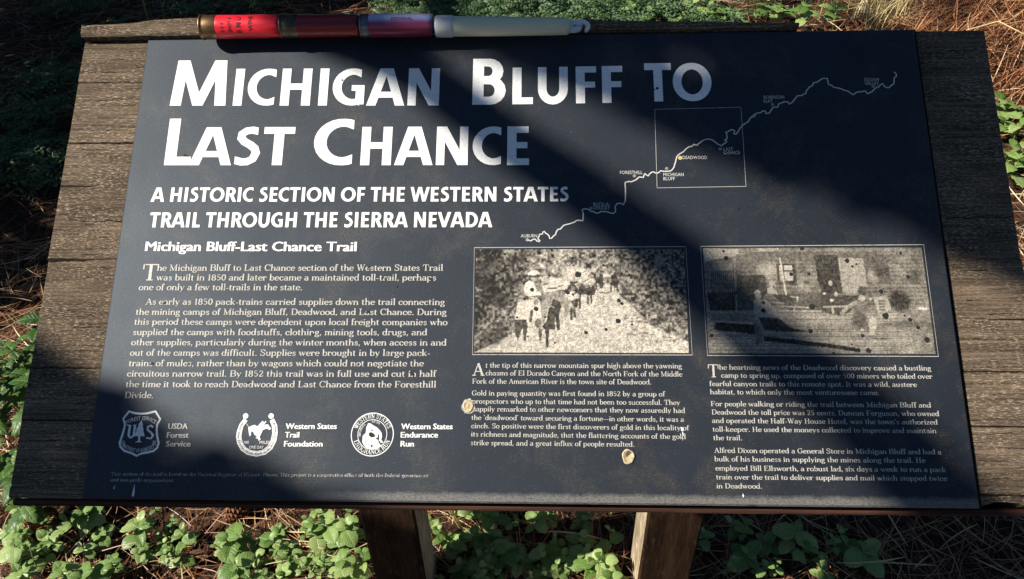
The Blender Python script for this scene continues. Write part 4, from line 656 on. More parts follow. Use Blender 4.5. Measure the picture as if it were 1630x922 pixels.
def shell(u0, u1, v, rim_r, hull_r, brass_len, mb, mh, label, seed, crimp):
    L = u1 - u0; r_ = empty('shotgun_shell'); tag(r_, label, 'shotgun shell', 'spent shotgun shells lying along the top edge of the sign')
    # the thing's frame: on the top edge of the board, x along the board
    base = Vector((0, 0, ZC)) + MP @ Vector((u0 + .0027, v - .0040, rim_r + .0050)); r_.location = base; r_.rotation_euler = (TILT, 0, 0)
    V, F = lathe_x([(0, 0.0005), (0, hull_r * .8), (.0002, rim_r - .0003), (.0005, rim_r), (.0014, rim_r), (.0018, rim_r - .0004), (.0021, hull_r + .0001), (.004, hull_r + .0003), (brass_len - .001, hull_r + .0003), (brass_len, hull_r - .0001)])
    ob('brass_head', mesh('brass_head', V, F, mb, True), r_)
    prof = [(brass_len - .0006, hull_r - .0002)] + [(brass_len + (L - brass_len - .001) * t, hull_r - .0001 + .00012 * math.sin(9 * t + seed)) for t in np.linspace(.02, .96, 14)] + [(L - .0012, hull_r - .0004), (L - .0002, hull_r - .0012), (L, hull_r - .0022), (L - .003, hull_r - .0030), (L - .02, hull_r - .003)]
    V, F = lathe_x(prof, 48)
    V2 = []
    for (x, y, z) in V:
        t = x / L
        if t > .80:                                       # the opened crimp folds are dented
            a_ = math.atan2(y, z); k_ = 1 - crimp * (t - .80) * 5 * .06 * (1 + math.sin(a_ * 6 + seed) + .6 * math.sin(a_ * 2.5 + x * 300)); y *= k_; z *= k_; x += crimp * .0009 * math.sin(a_ * 6)
        V2.append((x, y, z))
    hl = ob('hull', mesh('hull', V2, F, mh, True), r_)
    return r_, hl
mb1 = brass_m('old_brass', (.26, .165, .09)); mb2 = brass_m('dull_brass', (.16, .13, .09)); mb3 = brass_m('grey_steel_head', (.20, .21, .22))
s1, h1 = shell(-.3023, -.2278, .2176, .0115, .0106, .0155, mb1, hull_m('bright_red_plastic', (.78, .018, .035)), 'bright red shotgun shell with the tan brass head, leftmost on the top edge', 1, 1.0)
s2, h2 = shell(-.2271, -.1537, .2174, .0115, .0104, .0162, mb2, hull_m('dark_red_plastic', (.22, .010, .014)), 'dark red shotgun shell between the bright red one and the purple one', 2, .5)  # dark red hull, darkened further in place of partial shade
M_purple = hull_m('purple_plastic_sky_sheen', (.40, .22, .42), (.30, .26, .42), .28); n = N(M_purple)
g = n.sep(n.coord())[1]; n.color(n.ramp(n.math('ADD', n.math('MULTIPLY', g, 45), .5), [(.12, (.20, .02, .05)), (.36, (.26, .05, .14)), (.52, (.34, .38, .62)), (.68, (.50, .50, .74)), (.86, (.66, .34, .66))]))  # blue and pale bands put the sky's reflection into the colour
s3, h3 = shell(-.1526, -.0862, .2168, .0112, .0105, .0085, mb3, M_purple, 'purple shotgun shell with a short grey head beside the white light stick', 3, .6)
f1 = on_cyl(.01075, 0, rad(10))
for x, tx, sz, rot, s0 in ((24, '2 3 4', 4.2, 1, -9), (31, 'SHOT S', 4.2, 1, -9), (40, 'R M U', 6.2, 1, -10), (51, 'WINE', 5.6, 1, -8)):
    wrap_text('print', tx, 'I', sz, lambda a_, b_, x=x, s0=s0: f1(x + a_, b_ + s0), M_blk, h1, 1)
f3 = on_cyl(.01062, 0, rad(0))
wrap_text('print', 'FEDERAL', 'I', 4.6, lambda a_, b_: f3(30 + a_ * 1.1, b_ - 1.6), mat('purple_print', (.16, .02, .09), .5), h3)

M_stick = mat('translucent_white_plastic', (.66, .65, .47), .38, .5); M_stick.node_tree.nodes['Principled BSDF'].inputs['Subsurface Weight'].default_value = .6; M_stick.node_tree.nodes['Principled BSDF'].inputs['Subsurface Radius'].default_value = (.01, .01, .008); M_stick.node_tree.nodes['Principled BSDF'].inputs['Subsurface Scale'].default_value = .6
M_cap = mat('milky_cap', (.66, .66, .64), .4, .5); M_cap.node_tree.nodes['Principled BSDF'].inputs['Subsurface Weight'].default_value = .6; M_cap.node_tree.nodes['Principled BSDF'].inputs['Subsurface Radius'].default_value = (.01, .01, .01); M_cap.node_tree.nodes['Principled BSDF'].inputs['Subsurface Scale'].default_value = .6
st = empty('light_stick'); tag(st, 'pale white plastic light stick with a hook end, right of the shotgun shells', 'light stick')
u0, v0 = -.0832, .2144; st.location = Vector((0, 0, ZC)) + MP @ Vector((u0 + .0020, v0 - .0022, .0148)); st.rotation_euler = (TILT, 0, rad(0)); 
st.rotation_euler = (MP.to_4x4() @ Matrix.Rotation(rad(-.9), 4, 'Z')).to_euler()
V, F = lathe_x([(0, .0002), (.0004, .0085), (.001, .0094), (.003, .0098), (.0162, .0098), (.0168, .0092)], 36); ob('cap', mesh('cap', V, F, M_cap, True), st)
V, F = lathe_x([(.0160, .0090), (.018, .0090), (.06, .0087), (.11, .0079), (.1215, .0076), (.1235, .0070), (.1242, .0030), (.1242, .0002)], 36); ob('tube', mesh('tube', V, F, M_stick, True), st)
# hook: a flat tab with a slot
pts = [(.1236, -.0062), (.1236, .0060), (.1330, .0062), (.1385, .0056), (.1422, .0030), (.1432, -.0004), (.1420, -.0038), (.1398, -.0058), (.1378, -.0050), (.1384, -.0030), (.1392, -.0008), (.1388, .0012), (.1374, .0022), (.1360, .0016), (.1352, .0004), (.1300, .0004), (.1288, .0014), (.1274, .0008), (.1272, -.0006), (.1284, -.0014), (.1298, -.0008), (.1352, -.0008), (.1350, -.0026), (.1334, -.0048), (.1306, -.0058)]
V = [(x, y, z) for z in (.0016, -.0014) for x, y in pts]; nn = len(pts)
from mathutils.geometry import tessellate_polygon
tri = tessellate_polygon([[Vector((x, y, 0)) for x, y in pts]])
F = [tuple(t) for t in tri] + [tuple(i + nn for i in t)[::-1] for t in tri] + [(i, (i + 1) % nn, nn + (i + 1) % nn, nn + i) for i in range(nn)]
ob('hook', mesh('hook', V, F, M_cap), st)
# a pale pine needle end resting by the first shell

# ------------------------------------------------------------------ the forest floor
M_soil = mat('forest_floor', (.05, .03, .02), .95, .15); n = N(M_soil)
g = n.noise(n.coord((30, 30, 30)), 1, 6, .7); g2 = n.noise(n.coord((2.2, 2.2, 2.2)), 1, 3)
n.color(n.mix(n.ramp(g, [(.3, (.012, .008, .006)), (.55, (.055, .032, .020)), (.75, (.12, .075, .045))]), n.ramp(g2, [(.3, (.7, .7, .7)), (.7, (1.1, 1.05, 1.0))]), 1.0, 'MULTIPLY')); n.bump(g, .8, .01)
def gz(x, y): return .035 * mn.noise(Vector((x * .9, y * .9, 0))) + .012 * mn.noise(Vector((x * 4, y * 4, 3))) - .01
k = 150; ax = np.linspace(-1, 1, k); ax = np.sign(ax) * (np.abs(ax) * 3 + 77 * np.abs(ax) ** 6)
V = []
for y in ax:
    for x in ax: V.append((x, y + 1.2, gz(x, y + 1.2) if max(abs(x), abs(y)) < 12 else 0))
idx = np.arange(k * k).reshape(k, k); F = np.stack([idx[:-1, :-1], idx[:-1, 1:], idx[1:, 1:], idx[1:, :-1]], -1).reshape(-1, 4)
tag(ob('ground', big_mesh('ground', np.array(V), F, M_soil, True)), kind='structure')

def island_mat(name, stops, rough=.6, spec=.3, sss=0.0, tl=0.0):
    m = mat(name, rough=rough, spec=spec); n = N(m); gm = m.node_tree.nodes.new('ShaderNodeNewGeometry')
    c = n.ramp(gm.outputs['Random Per Island'], stops); n.color(c)
    if tl:
        t = m.node_tree.nodes.new('ShaderNodeBsdfTranslucent'); mx = m.node_tree.nodes.new('ShaderNodeMixShader'); mx.inputs[0].default_value = tl
        m.node_tree.links.new(c, t.inputs[0]); out = m.node_tree.nodes['Material Output']
        m.node_tree.links.new(n.b.outputs[0], mx.inputs[1]); m.node_tree.links.new(t.outputs[0], mx.inputs[2]); m.node_tree.links.new(mx.outputs[0], out.inputs[0])
    return m
M_needle = island_mat('dry_needles', [(0, (.08, .026, .013)), (.4, (.19, .070, .030)), (.75, (.34, .155, .068)), (.95, (.50, .30, .15)), (1, (.60, .44, .26))], .45, .5)
M_straw = island_mat('dry_straw', [(0, (.30, .20, .10)), (.5, (.50, .38, .20)), (1, (.66, .56, .36))], .6)
def needles(cx, cy, n, L0, L1, wd, h0, h1, ang=None, tilt=.22, curve=.18):
    # cx, cy arrays of positions; returns ribbon geometry
    L = rng.uniform(L0, L1, n); a = rng.uniform(0, 2 * np.pi, n) if ang is None else ang
    z0 = rng.uniform(h0, h1, n) + np.array([gz(x, y) for x, y in zip(cx, cy)]); tz = rng.normal(0, tilt, n); cv = rng.normal(0, curve, n)
    S = 4; P = []
    for i in range(S + 1):
        t = i / S - .5; d = L * t
        x = cx + np.cos(a) * d - np.sin(a) * cv * L * (t * t - .1); y = cy + np.sin(a) * d + np.cos(a) * cv * L * (t * t - .1); z = z0 + tz * d - .25 * np.abs(cv) * L * t * t
        P.append(np.stack([x, y, np.maximum(z, z0 * .3)], 1))
    V = np.zeros((n, S + 1, 2, 3)); roll = rng.uniform(-.9, .9, n); wv = np.stack([-np.sin(a) * np.cos(roll), np.cos(a) * np.cos(roll), np.sin(roll)], 1) * wd / 2
    for i in range(S + 1):
        k_ = .35 if i in (0, S) else 1; V[:, i, 0] = P[i] + wv * k_; V[:, i, 1] = P[i] - wv * k_
    base = (np.arange(n) * (S + 1) * 2)[:, None]; q = np.array([[2 * i, 2 * i + 1, 2 * i + 3, 2 * i + 2] for i in range(S)])
    return V.reshape(-1, 3), (base[:, None] + q[None]).reshape(-1, 4)
def join_parts(ps):
    V, F, b = [], [], 0
    for v, f in ps: V.append(v); F.append(f + b); b += len(v)
    return np.concatenate(V), np.concatenate(F)
parts = []
k = 16000; parts.append(needles(rng.uniform(-1.7, 1.9, k), rng.uniform(-.25, 1.3, k), k, .06, .19, .0015, .0, .035))
k = 22000; parts.append(needles(rng.uniform(-3.4, 3.4, k), rng.uniform(1.0, 4.6, k), k, .07, .20, .0019, .0, .05))
k = 2500; parts.append(needles(rng.uniform(-4, 4, k), rng.uniform(-2.2, -.2, k), k, .07, .2, .002, .0, .04))
V, F = join_parts(parts); tag(ob('needle_litter', big_mesh('needle_litter', V, F, M_needle)), 'rust brown fallen pine needles strewn over the forest floor', 'pine needles', kind='stuff')
k = 1500; V, F = join_parts([needles(rng.uniform(-1.5, 1.9, k), rng.uniform(-.1, 1.3, k), k, .04, .14, .0024, .01, .045), needles(rng.uniform(-.2, 2.9, k), rng.uniform(1.2, 3.9, k), k, .06, .2, .003, .01, .06)])
tag(ob('straw_litter', big_mesh('straw_litter', V, F, M_straw)), 'pale dry stalks and straw lying among the brown needles', 'straw', kind='stuff')
k = 1500; C = np.stack([rng.uniform(-1.7, 2.6, k), rng.uniform(-.1, 3.6, k), np.zeros(k)], 1); C[:, 2] = [gz(a, b) + random.uniform(.002, .03) for a, b, _ in C]; V = []
for c_ in C:
    r_ = random.uniform(.004, .016); t0 = random.uniform(0, 6.3); V += [(c_[0] + r_ * m_ * math.cos(t0 + t_), c_[1] + r_ * m_ * math.sin(t0 + t_), c_[2] + random.uniform(-.3, .3) * r_) for t_, m_ in ((0, 1.4), (1.4, .6), (3.1, 1.2), (4.7, .5))]
M_chipb = island_mat('bark_bits', [(0, (.03, .015, .010)), (.6, (.11, .055, .032)), (1, (.24, .16, .10))], .85)
tag(ob('bark_litter', big_mesh('bark_litter', np.array(V), np.arange(4 * k).reshape(-1, 4), M_chipb)), 'small bark flakes and scales scattered among the needles', 'bark flakes', kind='stuff')
# a drooping heap of dead needles at the right edge
k = 5200; hx = rng.normal(2.12, .34, k); hy = rng.normal(2.62, .42, k); hh = .42 * np.exp(-((hx - 2.2) / .36) ** 2 - ((hy - 2.7) / .5) ** 2)
V, F = needles(hx, hy, k, .14, .30, .0030, .0, .04, ang=rng.normal(rad(215), .45, k), tilt=.55)
zz = np.repeat(hh * rng.uniform(.2, 1.0, k), 10); V[:, 2] += zz
tag(ob('needle_heap', big_mesh('needle_heap', V, F, M_needle)), 'heap of long drooping brown dead needles at the right edge', 'pine needles', kind='stuff')

# ------------------------------------------------------------------ leafy plants
def leaf_mesh(name, m, wide=.72, tip=.35, teeth=0.0, fold=.22, bend=.25, rows=8, cols=6):
    V, F = [], []
    for i in range(rows + 1):
        t = i / rows; wd = wide * .5 * (max(0, 1 - abs(2 * t ** .85 - 1) ** 2.3) ** .62 if 0 < t < 1 else .03) * (1 - tip * t * .4)
        for j in range(cols + 1):
            s_ = j / cols * 2 - 1; e = 1 + teeth * (1 if i % 2 else -1) * (abs(s_) > .9)
            x = wd * s_ * e; z = fold * abs(x) - bend * t * t + .035 * math.sin(t * 22) * abs(s_) ** 1.5 - .06 * abs(s_) ** 3
            V.append((x, t, z))
    C = cols + 1
    for i in range(rows):
        for j in range(cols): F.append((i * C + j, i * C + j + 1, (i + 1) * C + j + 1, (i + 1) * C + j))
    return mesh(name, V, F, m, True)
def leaf_mat(name, a, b, c, spec=.45, rough=.48):
    m = mat(name, rough=rough, spec=spec); n = N(m); oi = m.node_tree.nodes.new('ShaderNodeObjectInfo')
    col_ = n.ramp(oi.outputs['Random'], [(0, a), (.5, b), (1, c)])
    xyz = n.sep(n.coord()); ax_ = n.math('ABSOLUTE', xyz[0])
    v = n.math('SINE', n.math('MULTIPLY', n.math('SUBTRACT', xyz[1], n.math('MULTIPLY', ax_, .75)), 42)); mid = n.ramp(ax_, [(0.0, 1.0), (.025, 0.0)])
    vein = n.math('MAXIMUM', n.ramp(v, [(.72, 0.0), (.98, .55)]), mid)
    bl = n.noise(n.coord((6, 6, 6)), 1, 3)
    cc = n.mix(col_, tuple(min(1, q * 1.9 + .03) for q in b), n.math('MULTIPLY', vein, .5)); cc = n.mix(cc, n.ramp(bl, [(.3, .75), (.7, 1.15)]), .7, 'MULTIPLY'); n.color(cc)
    n.bump(n.math('SUBTRACT', 1.0, vein), .35, .02)
    t = m.node_tree.nodes.new('ShaderNodeBsdfTranslucent'); mx = m.node_tree.nodes.new('ShaderNodeMixShader'); mx.inputs[0].default_value = .28
    m.node_tree.links.new(cc, t.inputs[0]); m.node_tree.links.new(n.b.outputs[0], mx.inputs[1]); m.node_tree.links.new(t.outputs[0], mx.inputs[2]); m.node_tree.links.new(mx.outputs[0], m.node_tree.nodes['Material Output'].inputs[0])
    return m
M_mint = leaf_mat('soft_green_leaf', (.09, .18, .03), (.21, .33, .09), (.36, .46, .17), .5, .42)
M_bramble = leaf_mat('dark_green_leaf', (.035, .09, .018), (.07, .15, .03), (.12, .21, .04), .4, .45)
M_stem = mat('green_stem', (.14, .15, .05), .6, .3); M_twig = mat('brown_twig', (.13, .075, .045), .8, .2)
LV = [leaf_mesh('leaf', M_mint, .80, .05, .015, .25, .30), leaf_mesh('leaf', M_mint, .92, .0, .02, .12, .45), leaf_mesh('leaf', M_mint, .70, .15, .015, .38, .18)]
LB = [leaf_mesh('leaf', M_bramble, .74, .6, .16, .30, .3, 12, 6), leaf_mesh('leaf', M_bramble, .62, .6, .18, .15, .45, 12, 6)]
def place_leaf(me, parent, base, az, pitch, size, roll=0.0):
    o = bpy.data.objects.new('leaf', me); col.objects.link(o); o.parent = parent
    o.matrix_local = Matrix.Translation(base) @ Matrix.Rotation(az, 4, 'Z') @ Matrix.Rotation(pitch, 4, 'X') @ Matrix.Rotation(roll, 4, 'Y') @ Matrix.Scale(size, 4)
    return o
def leafy_plant(x, y, h, size, pairs, meshes, label, cat, group, name, stem_m, lean=.25):
    r_ = empty(name, (x, y, gz(x, y)), (0, 0, random.uniform(0, 6.3))); tag(r_, label, cat, group)
    lx, ly = random.uniform(-lean, lean) * h, random.uniform(-lean, lean) * h
    pts = [Vector((lx * t * t, ly * t * t, h * t)) for t in (0, .25, .5, .75, 1)]
    V, F = tube(pts, [.0016, .0015, .0013, .0011, .0008], 5); ob('stem', mesh('stem', V, F, stem_m, True), r_)
    az = 0
    for i in range(pairs):
        t = .28 + .72 * (i + 1) / pairs; p = Vector((lx * t * t, ly * t * t, h * t)); az += math.pi / 2 + random.uniform(-.25, .25)
        s_ = size * (1.05 if i < pairs - 1 else .55) * random.uniform(.8, 1.15) * (.8 + .2 * (i > 0))
        for e in (0, math.pi):
            pit = random.uniform(.05, .35) if i < pairs - 1 else random.uniform(.4, .8)
            place_leaf(random.choice(meshes), r_, p, az + e + random.uniform(-.2, .2), pit, s_, random.uniform(-.3, .3))
    return r_
PLACES = [(-.93, 'in the lower left corner'), (-.80, 'below the shield emblem'), (-.66, 'below the word Service'), (-.50, 'below the horseshoe emblem'), (-.38, 'below the word Foundation'), (-.27, 'close to the left side of the left post'), (-.12, 'close to the right side of the left post'), (.02, 'midway between the two posts'), (.19, 'close to the left side of the right post'), (.42, 'close to the right side of the right post'), (.62, 'in the shade right of the right post'), (9, 'in the shade at the lower right')]
def where(x, y):
    w_ = next(t_ for lim, t_ in PLACES if x < lim)
    return w_ + (', front row' if y < .30 else ', back row')
for (x, y) in PLANTS + [(a + random.uniform(-.035, .035), b + random.uniform(-.01, .07)) for a, b in PLANTS if a < .17 and random.random() < .5]:
    x += random.uniform(-.008, .008); y += random.uniform(-.008, .008)
    reg = where(x, y); lab = 'small green herb ' + reg
    sz = random.choice((random.uniform(.013, .020), random.uniform(.020, .030), random.uniform(.030, .038)))
    lab = lab.replace('small green herb', 'tiny leaved green herb' if sz < .020 else 'rounded green herb' if sz < .030 else 'large leaved green herb')
    leafy_plant(x, y, random.uniform(.035, .085), sz, random.choice((2, 3, 4, 4)), LV, lab, 'herb', 'herbs ' + reg.split(',')[0], 'leafy_herb', M_stem)
for (x, y) in BRAMBLES: leafy_plant(x, y, random.uniform(.12, .26), random.uniform(.036, .052), random.choice((4, 5)), LB, 'bramble shoot with toothed green leaves ' + next(t_ for lim, t_ in ((.42, 'by the lowest corner of the board'), (.62, 'beside the footnote lines'), (.85, 'beside the shield emblem'), (9, 'highest along the left edge')) if y < lim), 'bramble', 'bramble shoots along the left edge', 'bramble', M_twig, .5)
for (x, y) in FAR_PLANTS: leafy_plant(x, y, random.uniform(.06, .14), random.uniform(.045, .07), random.choice((3, 4)), LV, 'broad leafy green herb growing behind the sign towards the right', 'herb', 'broad leafy herbs behind the sign', 'leafy_herb', M_stem)
for (x, y) in RIGHT_PLANTS: leafy_plant(x, y, random.uniform(.06, .14), random.uniform(.045, .065), random.choice((3, 4, 4)), LV, 'bright green leafy herb beside the right edge of the sign', 'herb', 'leafy herbs right of the sign', 'leafy_herb', M_stem)

# low feathery shrublets
M_fern = island_mat('feathery_green', [(0, (.035, .075, .030)), (.5, (.07, .13, .055)), (1, (.12, .20, .08))], .55, .35, tl=.2)
def feather_mesh(seed, fronds=46):
    r = random.Random(seed); V, F = [], []
    for _ in range(fronds):
        az = r.uniform(0, 6.28); L = r.uniform(.05, .13); up = r.uniform(.3, 1.1); ox, oy = r.uniform(-.10, .10), r.uniform(-.10, .10); n_ = 8
        dx, dy = math.cos(az), math.sin(az)
        for i in range(n_):
            t = (i + 1) / n_; px = ox + dx * L * t; py = oy + dy * L * t; pz = .03 + L * up * t - L * .7 * t * t; ll = .020 * math.sin(math.pi * (.15 + .8 * t)) + .003
            for e in (-1, 1):
                qx, qy = -dy * e * .8 + dx * .6, dx * e * .8 + dy * .6; b = len(V); w2 = .0042
                V += [(px, py, pz), (px + qx * ll * .5 + dx * w2, py + qy * ll * .5 + dy * w2, pz + .004), (px + qx * ll, py + qy * ll, pz - .002), (px + qx * ll * .5 - dx * w2, py + qy * ll * .5 - dy * w2, pz + .002)]
                F.append((b, b + 1, b + 2, b + 3))
    return mesh('foliage', V, F, M_fern)
FM = [feather_mesh(s_) for s_ in (1, 2, 3)]
for i in range(96):
    if i < 66: x, y = random.uniform(-.75, .80), random.uniform(2.75, 3.7)
    else: x, y = random.uniform(-3.0, -.5), random.uniform(1.6, 3.7)
    if x > .45 and random.random() < .5: x -= .9
    o = ob('feathery_shrublet', FM[i % 3], None, (x, y, gz(x, y)), (0, 0, random.uniform(0, 6.3))); s_ = random.uniform(.8, 1.5); o.scale = (s_, s_, s_ * random.uniform(.8, 1.3))
    row = 'nearest the board' if y < 3.0 else 'in the middle row' if y < 3.3 else 'farthest back'
    if x > -.75:
        pl_ = next(t_ for lim, t_ in ((-.5, 'above the purple shell'), (-.25, 'above the white stick cap'), (0, 'above the white stick'), (.25, 'above the stick hook'), (.5, 'above the word TO'), (9, 'left of the broad herbs')) if x < lim)
        tag(o, 'feathery grey green shrublet ' + pl_ + ', ' + row, 'shrublet', 'feathery shrublets ' + pl_)
    else:
        pl_ = next(t_ for lim, t_ in ((-2.4, 'at the far left'), (-1.7, 'behind the upper left corner'), (-1.1, 'above the red shells'), (9, 'above the purple shell')) if x < lim)
        tag(o, 'feathery shrublet in deep shade ' + pl_ + ', ' + row, 'shrublet', 'shaded shrublets ' + pl_)

# grass tufts
M_grass = island_mat('green_grass', [(0, (.08, .13, .03)), (1, (.24, .30, .07))], .5, .4, tl=.3); M_dry = island_mat('yellow_grass', [(0, (.32, .27, .10)), (.6, (.56, .48, .24)), (1, (.75, .68, .45))], .6, .3, tl=.2)
def tuft(x, y, n_, h0, h1, m, label, group=None, spread=.03, lean=.6, wd=.004, dirn=None):
    V, F = [], []
    for _ in range(n_):
        az = random.uniform(0, 6.28) if dirn is None else random.gauss(dirn, .7); h = random.uniform(h0, h1); l = random.uniform(.1, lean) * h; ox, oy = random.gauss(0, spread), random.gauss(0, spread); b = len(V); S = 5
        for i in range(S + 1):
            t = i / S; w_2 = wd * (1 - t) ** .6 / 2 + .0002; px = ox + math.cos(az) * l * t * t; py = oy + math.sin(az) * l * t * t; pz = h * (t - .25 * t * t)
            V += [(px - math.sin(az) * w_2, py + math.cos(az) * w_2, pz), (px + math.sin(az) * w_2, py - math.cos(az) * w_2, pz)]
        F += [(b + 2 * i, b + 2 * i + 1, b + 2 * i + 3, b + 2 * i + 2) for i in range(S)]
    o = ob('grass_tuft', mesh('grass_tuft', V, F, m), None, (x, y, gz(x, y))); return tag(o, label, 'grass', group)
tuft(1.50, 2.98, 90, .10, .34, M_dry, 'yellow dry grass tuft lit by the sun behind the top right of the sign', spread=.07, lean=1.1)
tuft(1.68, 3.12, 60, .12, .30, M_dry, 'pale dry grass tuft beside the dead needle heap', spread=.06, lean=1.2)
tuft(1.36, 3.10, 26, .12, .30, M_grass, 'green grass tuft at the left of the yellow dry grass', spread=.06, lean=.8)
tuft(1.0, 3.06, 14, .10, .24, M_grass, 'small green grass tuft amid the broad herbs behind the sign', spread=.05, lean=.9)
tuft(-1.78, 3.05, 7, .16, .30, M_grass, 'few green grass blades in the shade behind the left of the sign', spread=.07, lean=.5, wd=.007)
tuft(-.10, .34, 7, .10, .20, M_grass, 'thin grass blades between the two posts', spread=.03, lean=1.3, wd=.005)
tuft(.16, .40, 5, .10, .22, M_grass, 'long grass blades lying by the right post', spread=.02, lean=1.6, wd=.004, dirn=0)
# arching dry stalk at the right edge, and twigs
def twig(pts, r0, r1, label, m=M_twig, name='twig'):
    V, F = tube(pts, [r0 + (r1 - r0) * i / (len(pts) - 1) for i in range(len(pts))], 6); return tag(ob(name, mesh(name, V, F, m, True)), label, 'twig')
twig([(1.72, 2.55, .0), (1.66, 2.45, .16), (1.68, 2.3, .25), (1.78, 2.16, .22), (1.92, 2.05, .12)], .003, .0012, 'pale arching dry stalk above the herbs at the right edge', M_straw)
twig([(.20, 3.05, .02), (.24, 3.05, .13), (.34, 3.04, .19), (.46, 3.03, .20)], .004, .002, 'thin dark bent twig behind the light stick hook')
twig([(-1.0, .42, .02), (-.86, .40, .04), (-.70, .37, .03), (-.6, .36, .05)], .004, .002, 'brown twig on the ground below the lower left corner of the sign')
twig([(.5, .42, .02), (.66, .41, .03), (.84, .44, .03), (1.05, .43, .05)], .003, .0015, 'thin pale twig in the shade right of the right post', M_straw)
# old pine cones
M_cone = mat('cone_brown', (.20, .085, .045), .7, .3)
def cone(x, y, s_, label):
    V, F = [], []
    for i in range(90):
        t = i / 90; az = i * 2.39996; rr = .020 * math.sin(math.pi * (.12 + .85 * t)) * s_; z = .06 * t * s_; b = len(V); c_, n_ = math.cos(az), math.sin(az)
        for a_, w_2, up in ((.3, .002, 0), (1.0, .0055, .004), (1.25, .002, .009)):
            for e in (-1, 1): V.append((c_ * rr * a_ - n_ * w_2 * e * s_, n_ * rr * a_ + c_ * w_2 * e * s_, z + up * s_))
        F += [(b, b + 1, b + 3, b + 2), (b + 2, b + 3, b + 5, b + 4)]
    o = ob('pine_cone', mesh('pine_cone', V, F, M_cone), None, (x, y, gz(x, y) + .02), (1.3, .3, random.uniform(0, 6))); return tag(o, label, 'pine cone')
cone(-.97, .345, 1.1, 'reddish brown pine cone below the lower left corner of the sign'); cone(-.62, .335, .95, 'brown weathered pine cone on the needles left of the left post')

# ------------------------------------------------------------------ trees and tall shrubs out to the left, whose boughs shade the sign
e1 = Vector((0, 0, 1)).cross(SUN).normalized(); e2 = SUN.cross(e1)
def W3(p, q, r): return e1 * p + e2 * q + SUN * r         # p across, q up, r towards the sun
M_bark = wood_mat('pine_bark', (.03, .018, .012), (.10, .06, .04), (.19, .13, .09), (.2, .15, .11), (30, 30, 5), .01)
M_fol = island_mat('pine_foliage', [(0, (.02, .05, .018)), (.5, (.045, .09, .03)), (1, (.08, .14, .045))], .55, .3, tl=.1)
def cards(C, size, m, name, jit=.25):                     # blade clusters: thin pointed quads at each centre
    n_ = len(C); d = rng.normal(size=(n_, 3)); d /= np.linalg.norm(d, axis=1)[:, None]; u = rng.normal(size=(n_, 3)); s_ = np.cross(d, u); s_ /= np.linalg.norm(s_, axis=1)[:, None]
    L = size * rng.uniform(.6, 1.3, n_)[:, None]; V = np.stack([C - d * L / 2, C + s_ * L * .23, C + d * L / 2, C - s_ * L * .23], 1).reshape(-1, 3)
    return big_mesh(name, V, np.arange(4 * n_).reshape(-1, 4), m)
def fill_poly(poly, n_, r0, r1):
    out = []; xs = [p[0] for p in poly]; ys = [p[1] for p in poly]
    while len(out) < n_:
        p, q = random.uniform(min(xs), max(xs)), random.uniform(min(ys), max(ys)); ins = False
        for (x0, y0), (x1, y1) in zip(poly, poly[1:] + poly[:1]):
            if (y0 > q) != (y1 > q) and p < (x1 - x0) * (q - y0) / (y1 - y0) + x0: ins = not ins
        if ins: out.append(W3(p, q, random.uniform(r0, r1)))
    return np.array([v[:] for v in out])
tree_ = tag(empty('pine_tree', (-4.3, 2.75, 0)), 'pine tree beyond the left of the picture whose boughs shade the sign', 'tree')
T0 = Vector((-4.3, 2.75, 0))
def tpart(name, V, F, m): return ob(name, mesh(name, [Vector(v) - T0 for v in V], F, m, True), tree_)
V, F = tube([(-4.3, 2.75, -.1), (-4.28, 2.74, 1), (-4.3, 2.72, 3), (-4.25, 2.7, 6), (-4.3, 2.7, 10), (-4.3, 2.7, 13)], [.3, .24, .21, .17, .10, .03], 14); tpart('trunk', V, F, M_bark)
PB = [(-.8, .2), (-.235, .2), (-.24, .42), (-.33, .50), (-.33, .66), (-.275, .70), (-.225, .735)] + [tuple(q) for q in EDGE_B] + [(.15, 1.03), (.13, 1.18), (0, 1.33), (-.5, 1.38), (-.8, 1.0)]
PC = [(-.08, .15), (-.09, .375)] + [tuple(q) for q in EDGE_C] + [(.24, .60), (.5, .5), (.5, 0), (.1, -.1), (0, .0)]
def inset(poly, d):
    cx_ = sum(p[0] for p in poly) / len(poly); cy_ = sum(p[1] for p in poly) / len(poly)
    return [(cx_ + (x - cx_) * (1 - d), cy_ + (y - cy_) * (1 - d)) for x, y in poly]
def bough(poly, n_, r0, r1, root, mid, tip, nm='bough'):
    V, F = tube([root, mid, tip], [.07, .045, .02], 8); b_ = tpart(nm, V, F, M_bark)
    C = fill_poly(poly, n_, r0, r1); me = cards(C - np.array(T0), .052, M_fol, 'foliage'); ob('foliage', me, b_)
bough(inset(PB, .035), 12000, 3.5, 3.9, (-4.25, 2.65, 3.2), W3(-1.6, .3, 4.5), W3(-.35, .8, 3.8))
bough(inset(PC, .05), 6500, 3.2, 3.6, W3(-.5, .75, 4.9), W3(-.1, .98, 5.4), W3(.3, 1.1, 5.0))
LA = [(-.36, .72, 3.7)] + [(q[0], q[1], 3.3) for q in LIMB_A] + [(.5, .88, 3.3)]
V, F = tube([W3(*p) for p in LA], [.034, .030, .026] + [.023 + .008 * i / 12 for i in range(13)] + [.034, .02], 8); bough([(-.245, -.16), (-.245, .075), (-.17, .075), (-.17, -.16)], 900, 3.2, 3.4, W3(-.55, .35, 3.7), W3(-.38, .06, 3.5), W3(-.21, -.03, 3.3), 'shade_sprig')  # small foliage patch added out of view to shade the left post's front
lb = tpart('bough', V, F, M_bark)
# crown higher up, thrown shade falls well past the sign
C = rng.normal(size=(5000, 3)) * np.array([1.1, 1.1, 1.8]) + np.array([0, 0, 9.5]); ob('crown', cards(C, .30, M_fol, 'crown'), tree_)
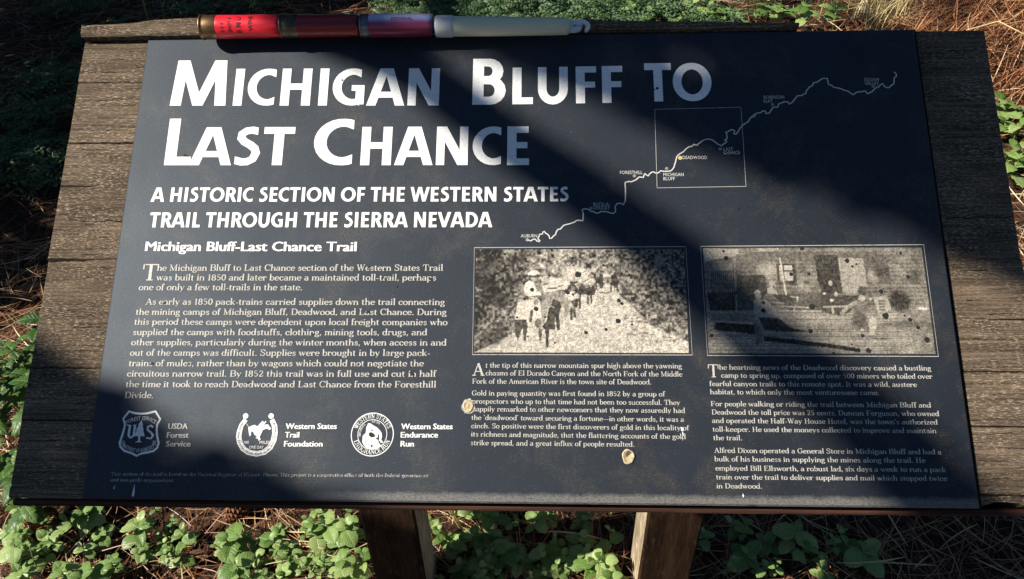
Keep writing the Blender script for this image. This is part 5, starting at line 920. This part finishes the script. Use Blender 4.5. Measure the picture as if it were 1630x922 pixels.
# unseen tall shrubs, added to shade the ground at the left
C = rng.normal(size=(6500, 3)); C /= np.linalg.norm(C, axis=1)[:, None]; C *= (rng.uniform(0, 1, 6500) ** .28)[:, None]
for (x, y, z, a_, b_, c_, lab) in ((-3.55, 1.13, .95, .80, .80, 1.15, 'nearest to the sign'), (-3.6, 1.9, 1.0, .6, .7, 1.1, 'between the other two'), (-3.75, 2.83, 1.15, .75, .7, 1.4, 'farthest from the sign')):
    t_ = tag(empty('added_shade_shrub', (x, y, 0)), 'dense dark green tall shrub added for shade left of the picture, the one ' + lab, 'shrub', 'added unseen shade shrubs left of the sign')
    ob('foliage', cards(C * np.array([a_, b_, c_]) + np.array([0, 0, z]), .10, M_fol, 'foliage'), t_)
    for k in range(5):
        V, F = tube([(0, 0, -.05), (random.uniform(-.2, .2), random.uniform(-.2, .2), z * .6), (random.uniform(-.35, .35), random.uniform(-.35, .35), z * 1.3)], [.02, .014, .006], 6); ob('stem', mesh('stem', V, F, M_bark, True), t_)
# the surrounding stand of pines
C = []
for _ in range(230):
    z = random.uniform(2.2, 13); R_2 = 2.3 * (1 - (z - 2) / 12.5) + .3; az = random.uniform(0, 6.3); rr = R_2 * random.uniform(.25, 1); c0 = np.array([rr * math.cos(az), rr * math.sin(az), z])
    C.append(c0 + rng.normal(size=(22, 3)) * np.array([.28, .28, .13]))
crown_me = cards(np.concatenate(C), .34, M_fol, 'crown'); V, F = tube([(0, 0, -.1), (.02, 0, 2), (0, .03, 6), (0, 0, 13)], [.28, .22, .16, .04], 12); trunk_me = mesh('trunk', V, F, M_bark, True)
for x, y, s_, lab in ((-5.6, 5.6, .8, 'behind the tall shrubs at the left'), (-2.8, 6.4, .8, 'close behind the sign at the left'), (.4, 7.0, .75, 'close behind the middle of the sign'), (-6.5, 8.5, 1.0, 'behind the sign far to the left'), (-1.5, 9.5, 1.1, 'straight behind the sign'), (3.0, 8.0, .95, 'behind the sign a little right'), (6.5, 5.5, 1.0, 'to the right behind the sign'), (7.0, .5, 1.1, 'to the right of the sign'), (4.5, -5.5, 1.0, 'behind the viewer to the right'), (-3.5, -6.0, 1.05, 'behind the viewer to the left')):
    t_ = tag(empty('pine_tree', (x, y, 0), (0, 0, x * 3 + y)), 'tall pine tree standing ' + lab, 'tree', 'pines around the clearing'); t_.scale = (s_, s_, s_)
    ob('trunk', trunk_me, t_); ob('crown', crown_me, t_)
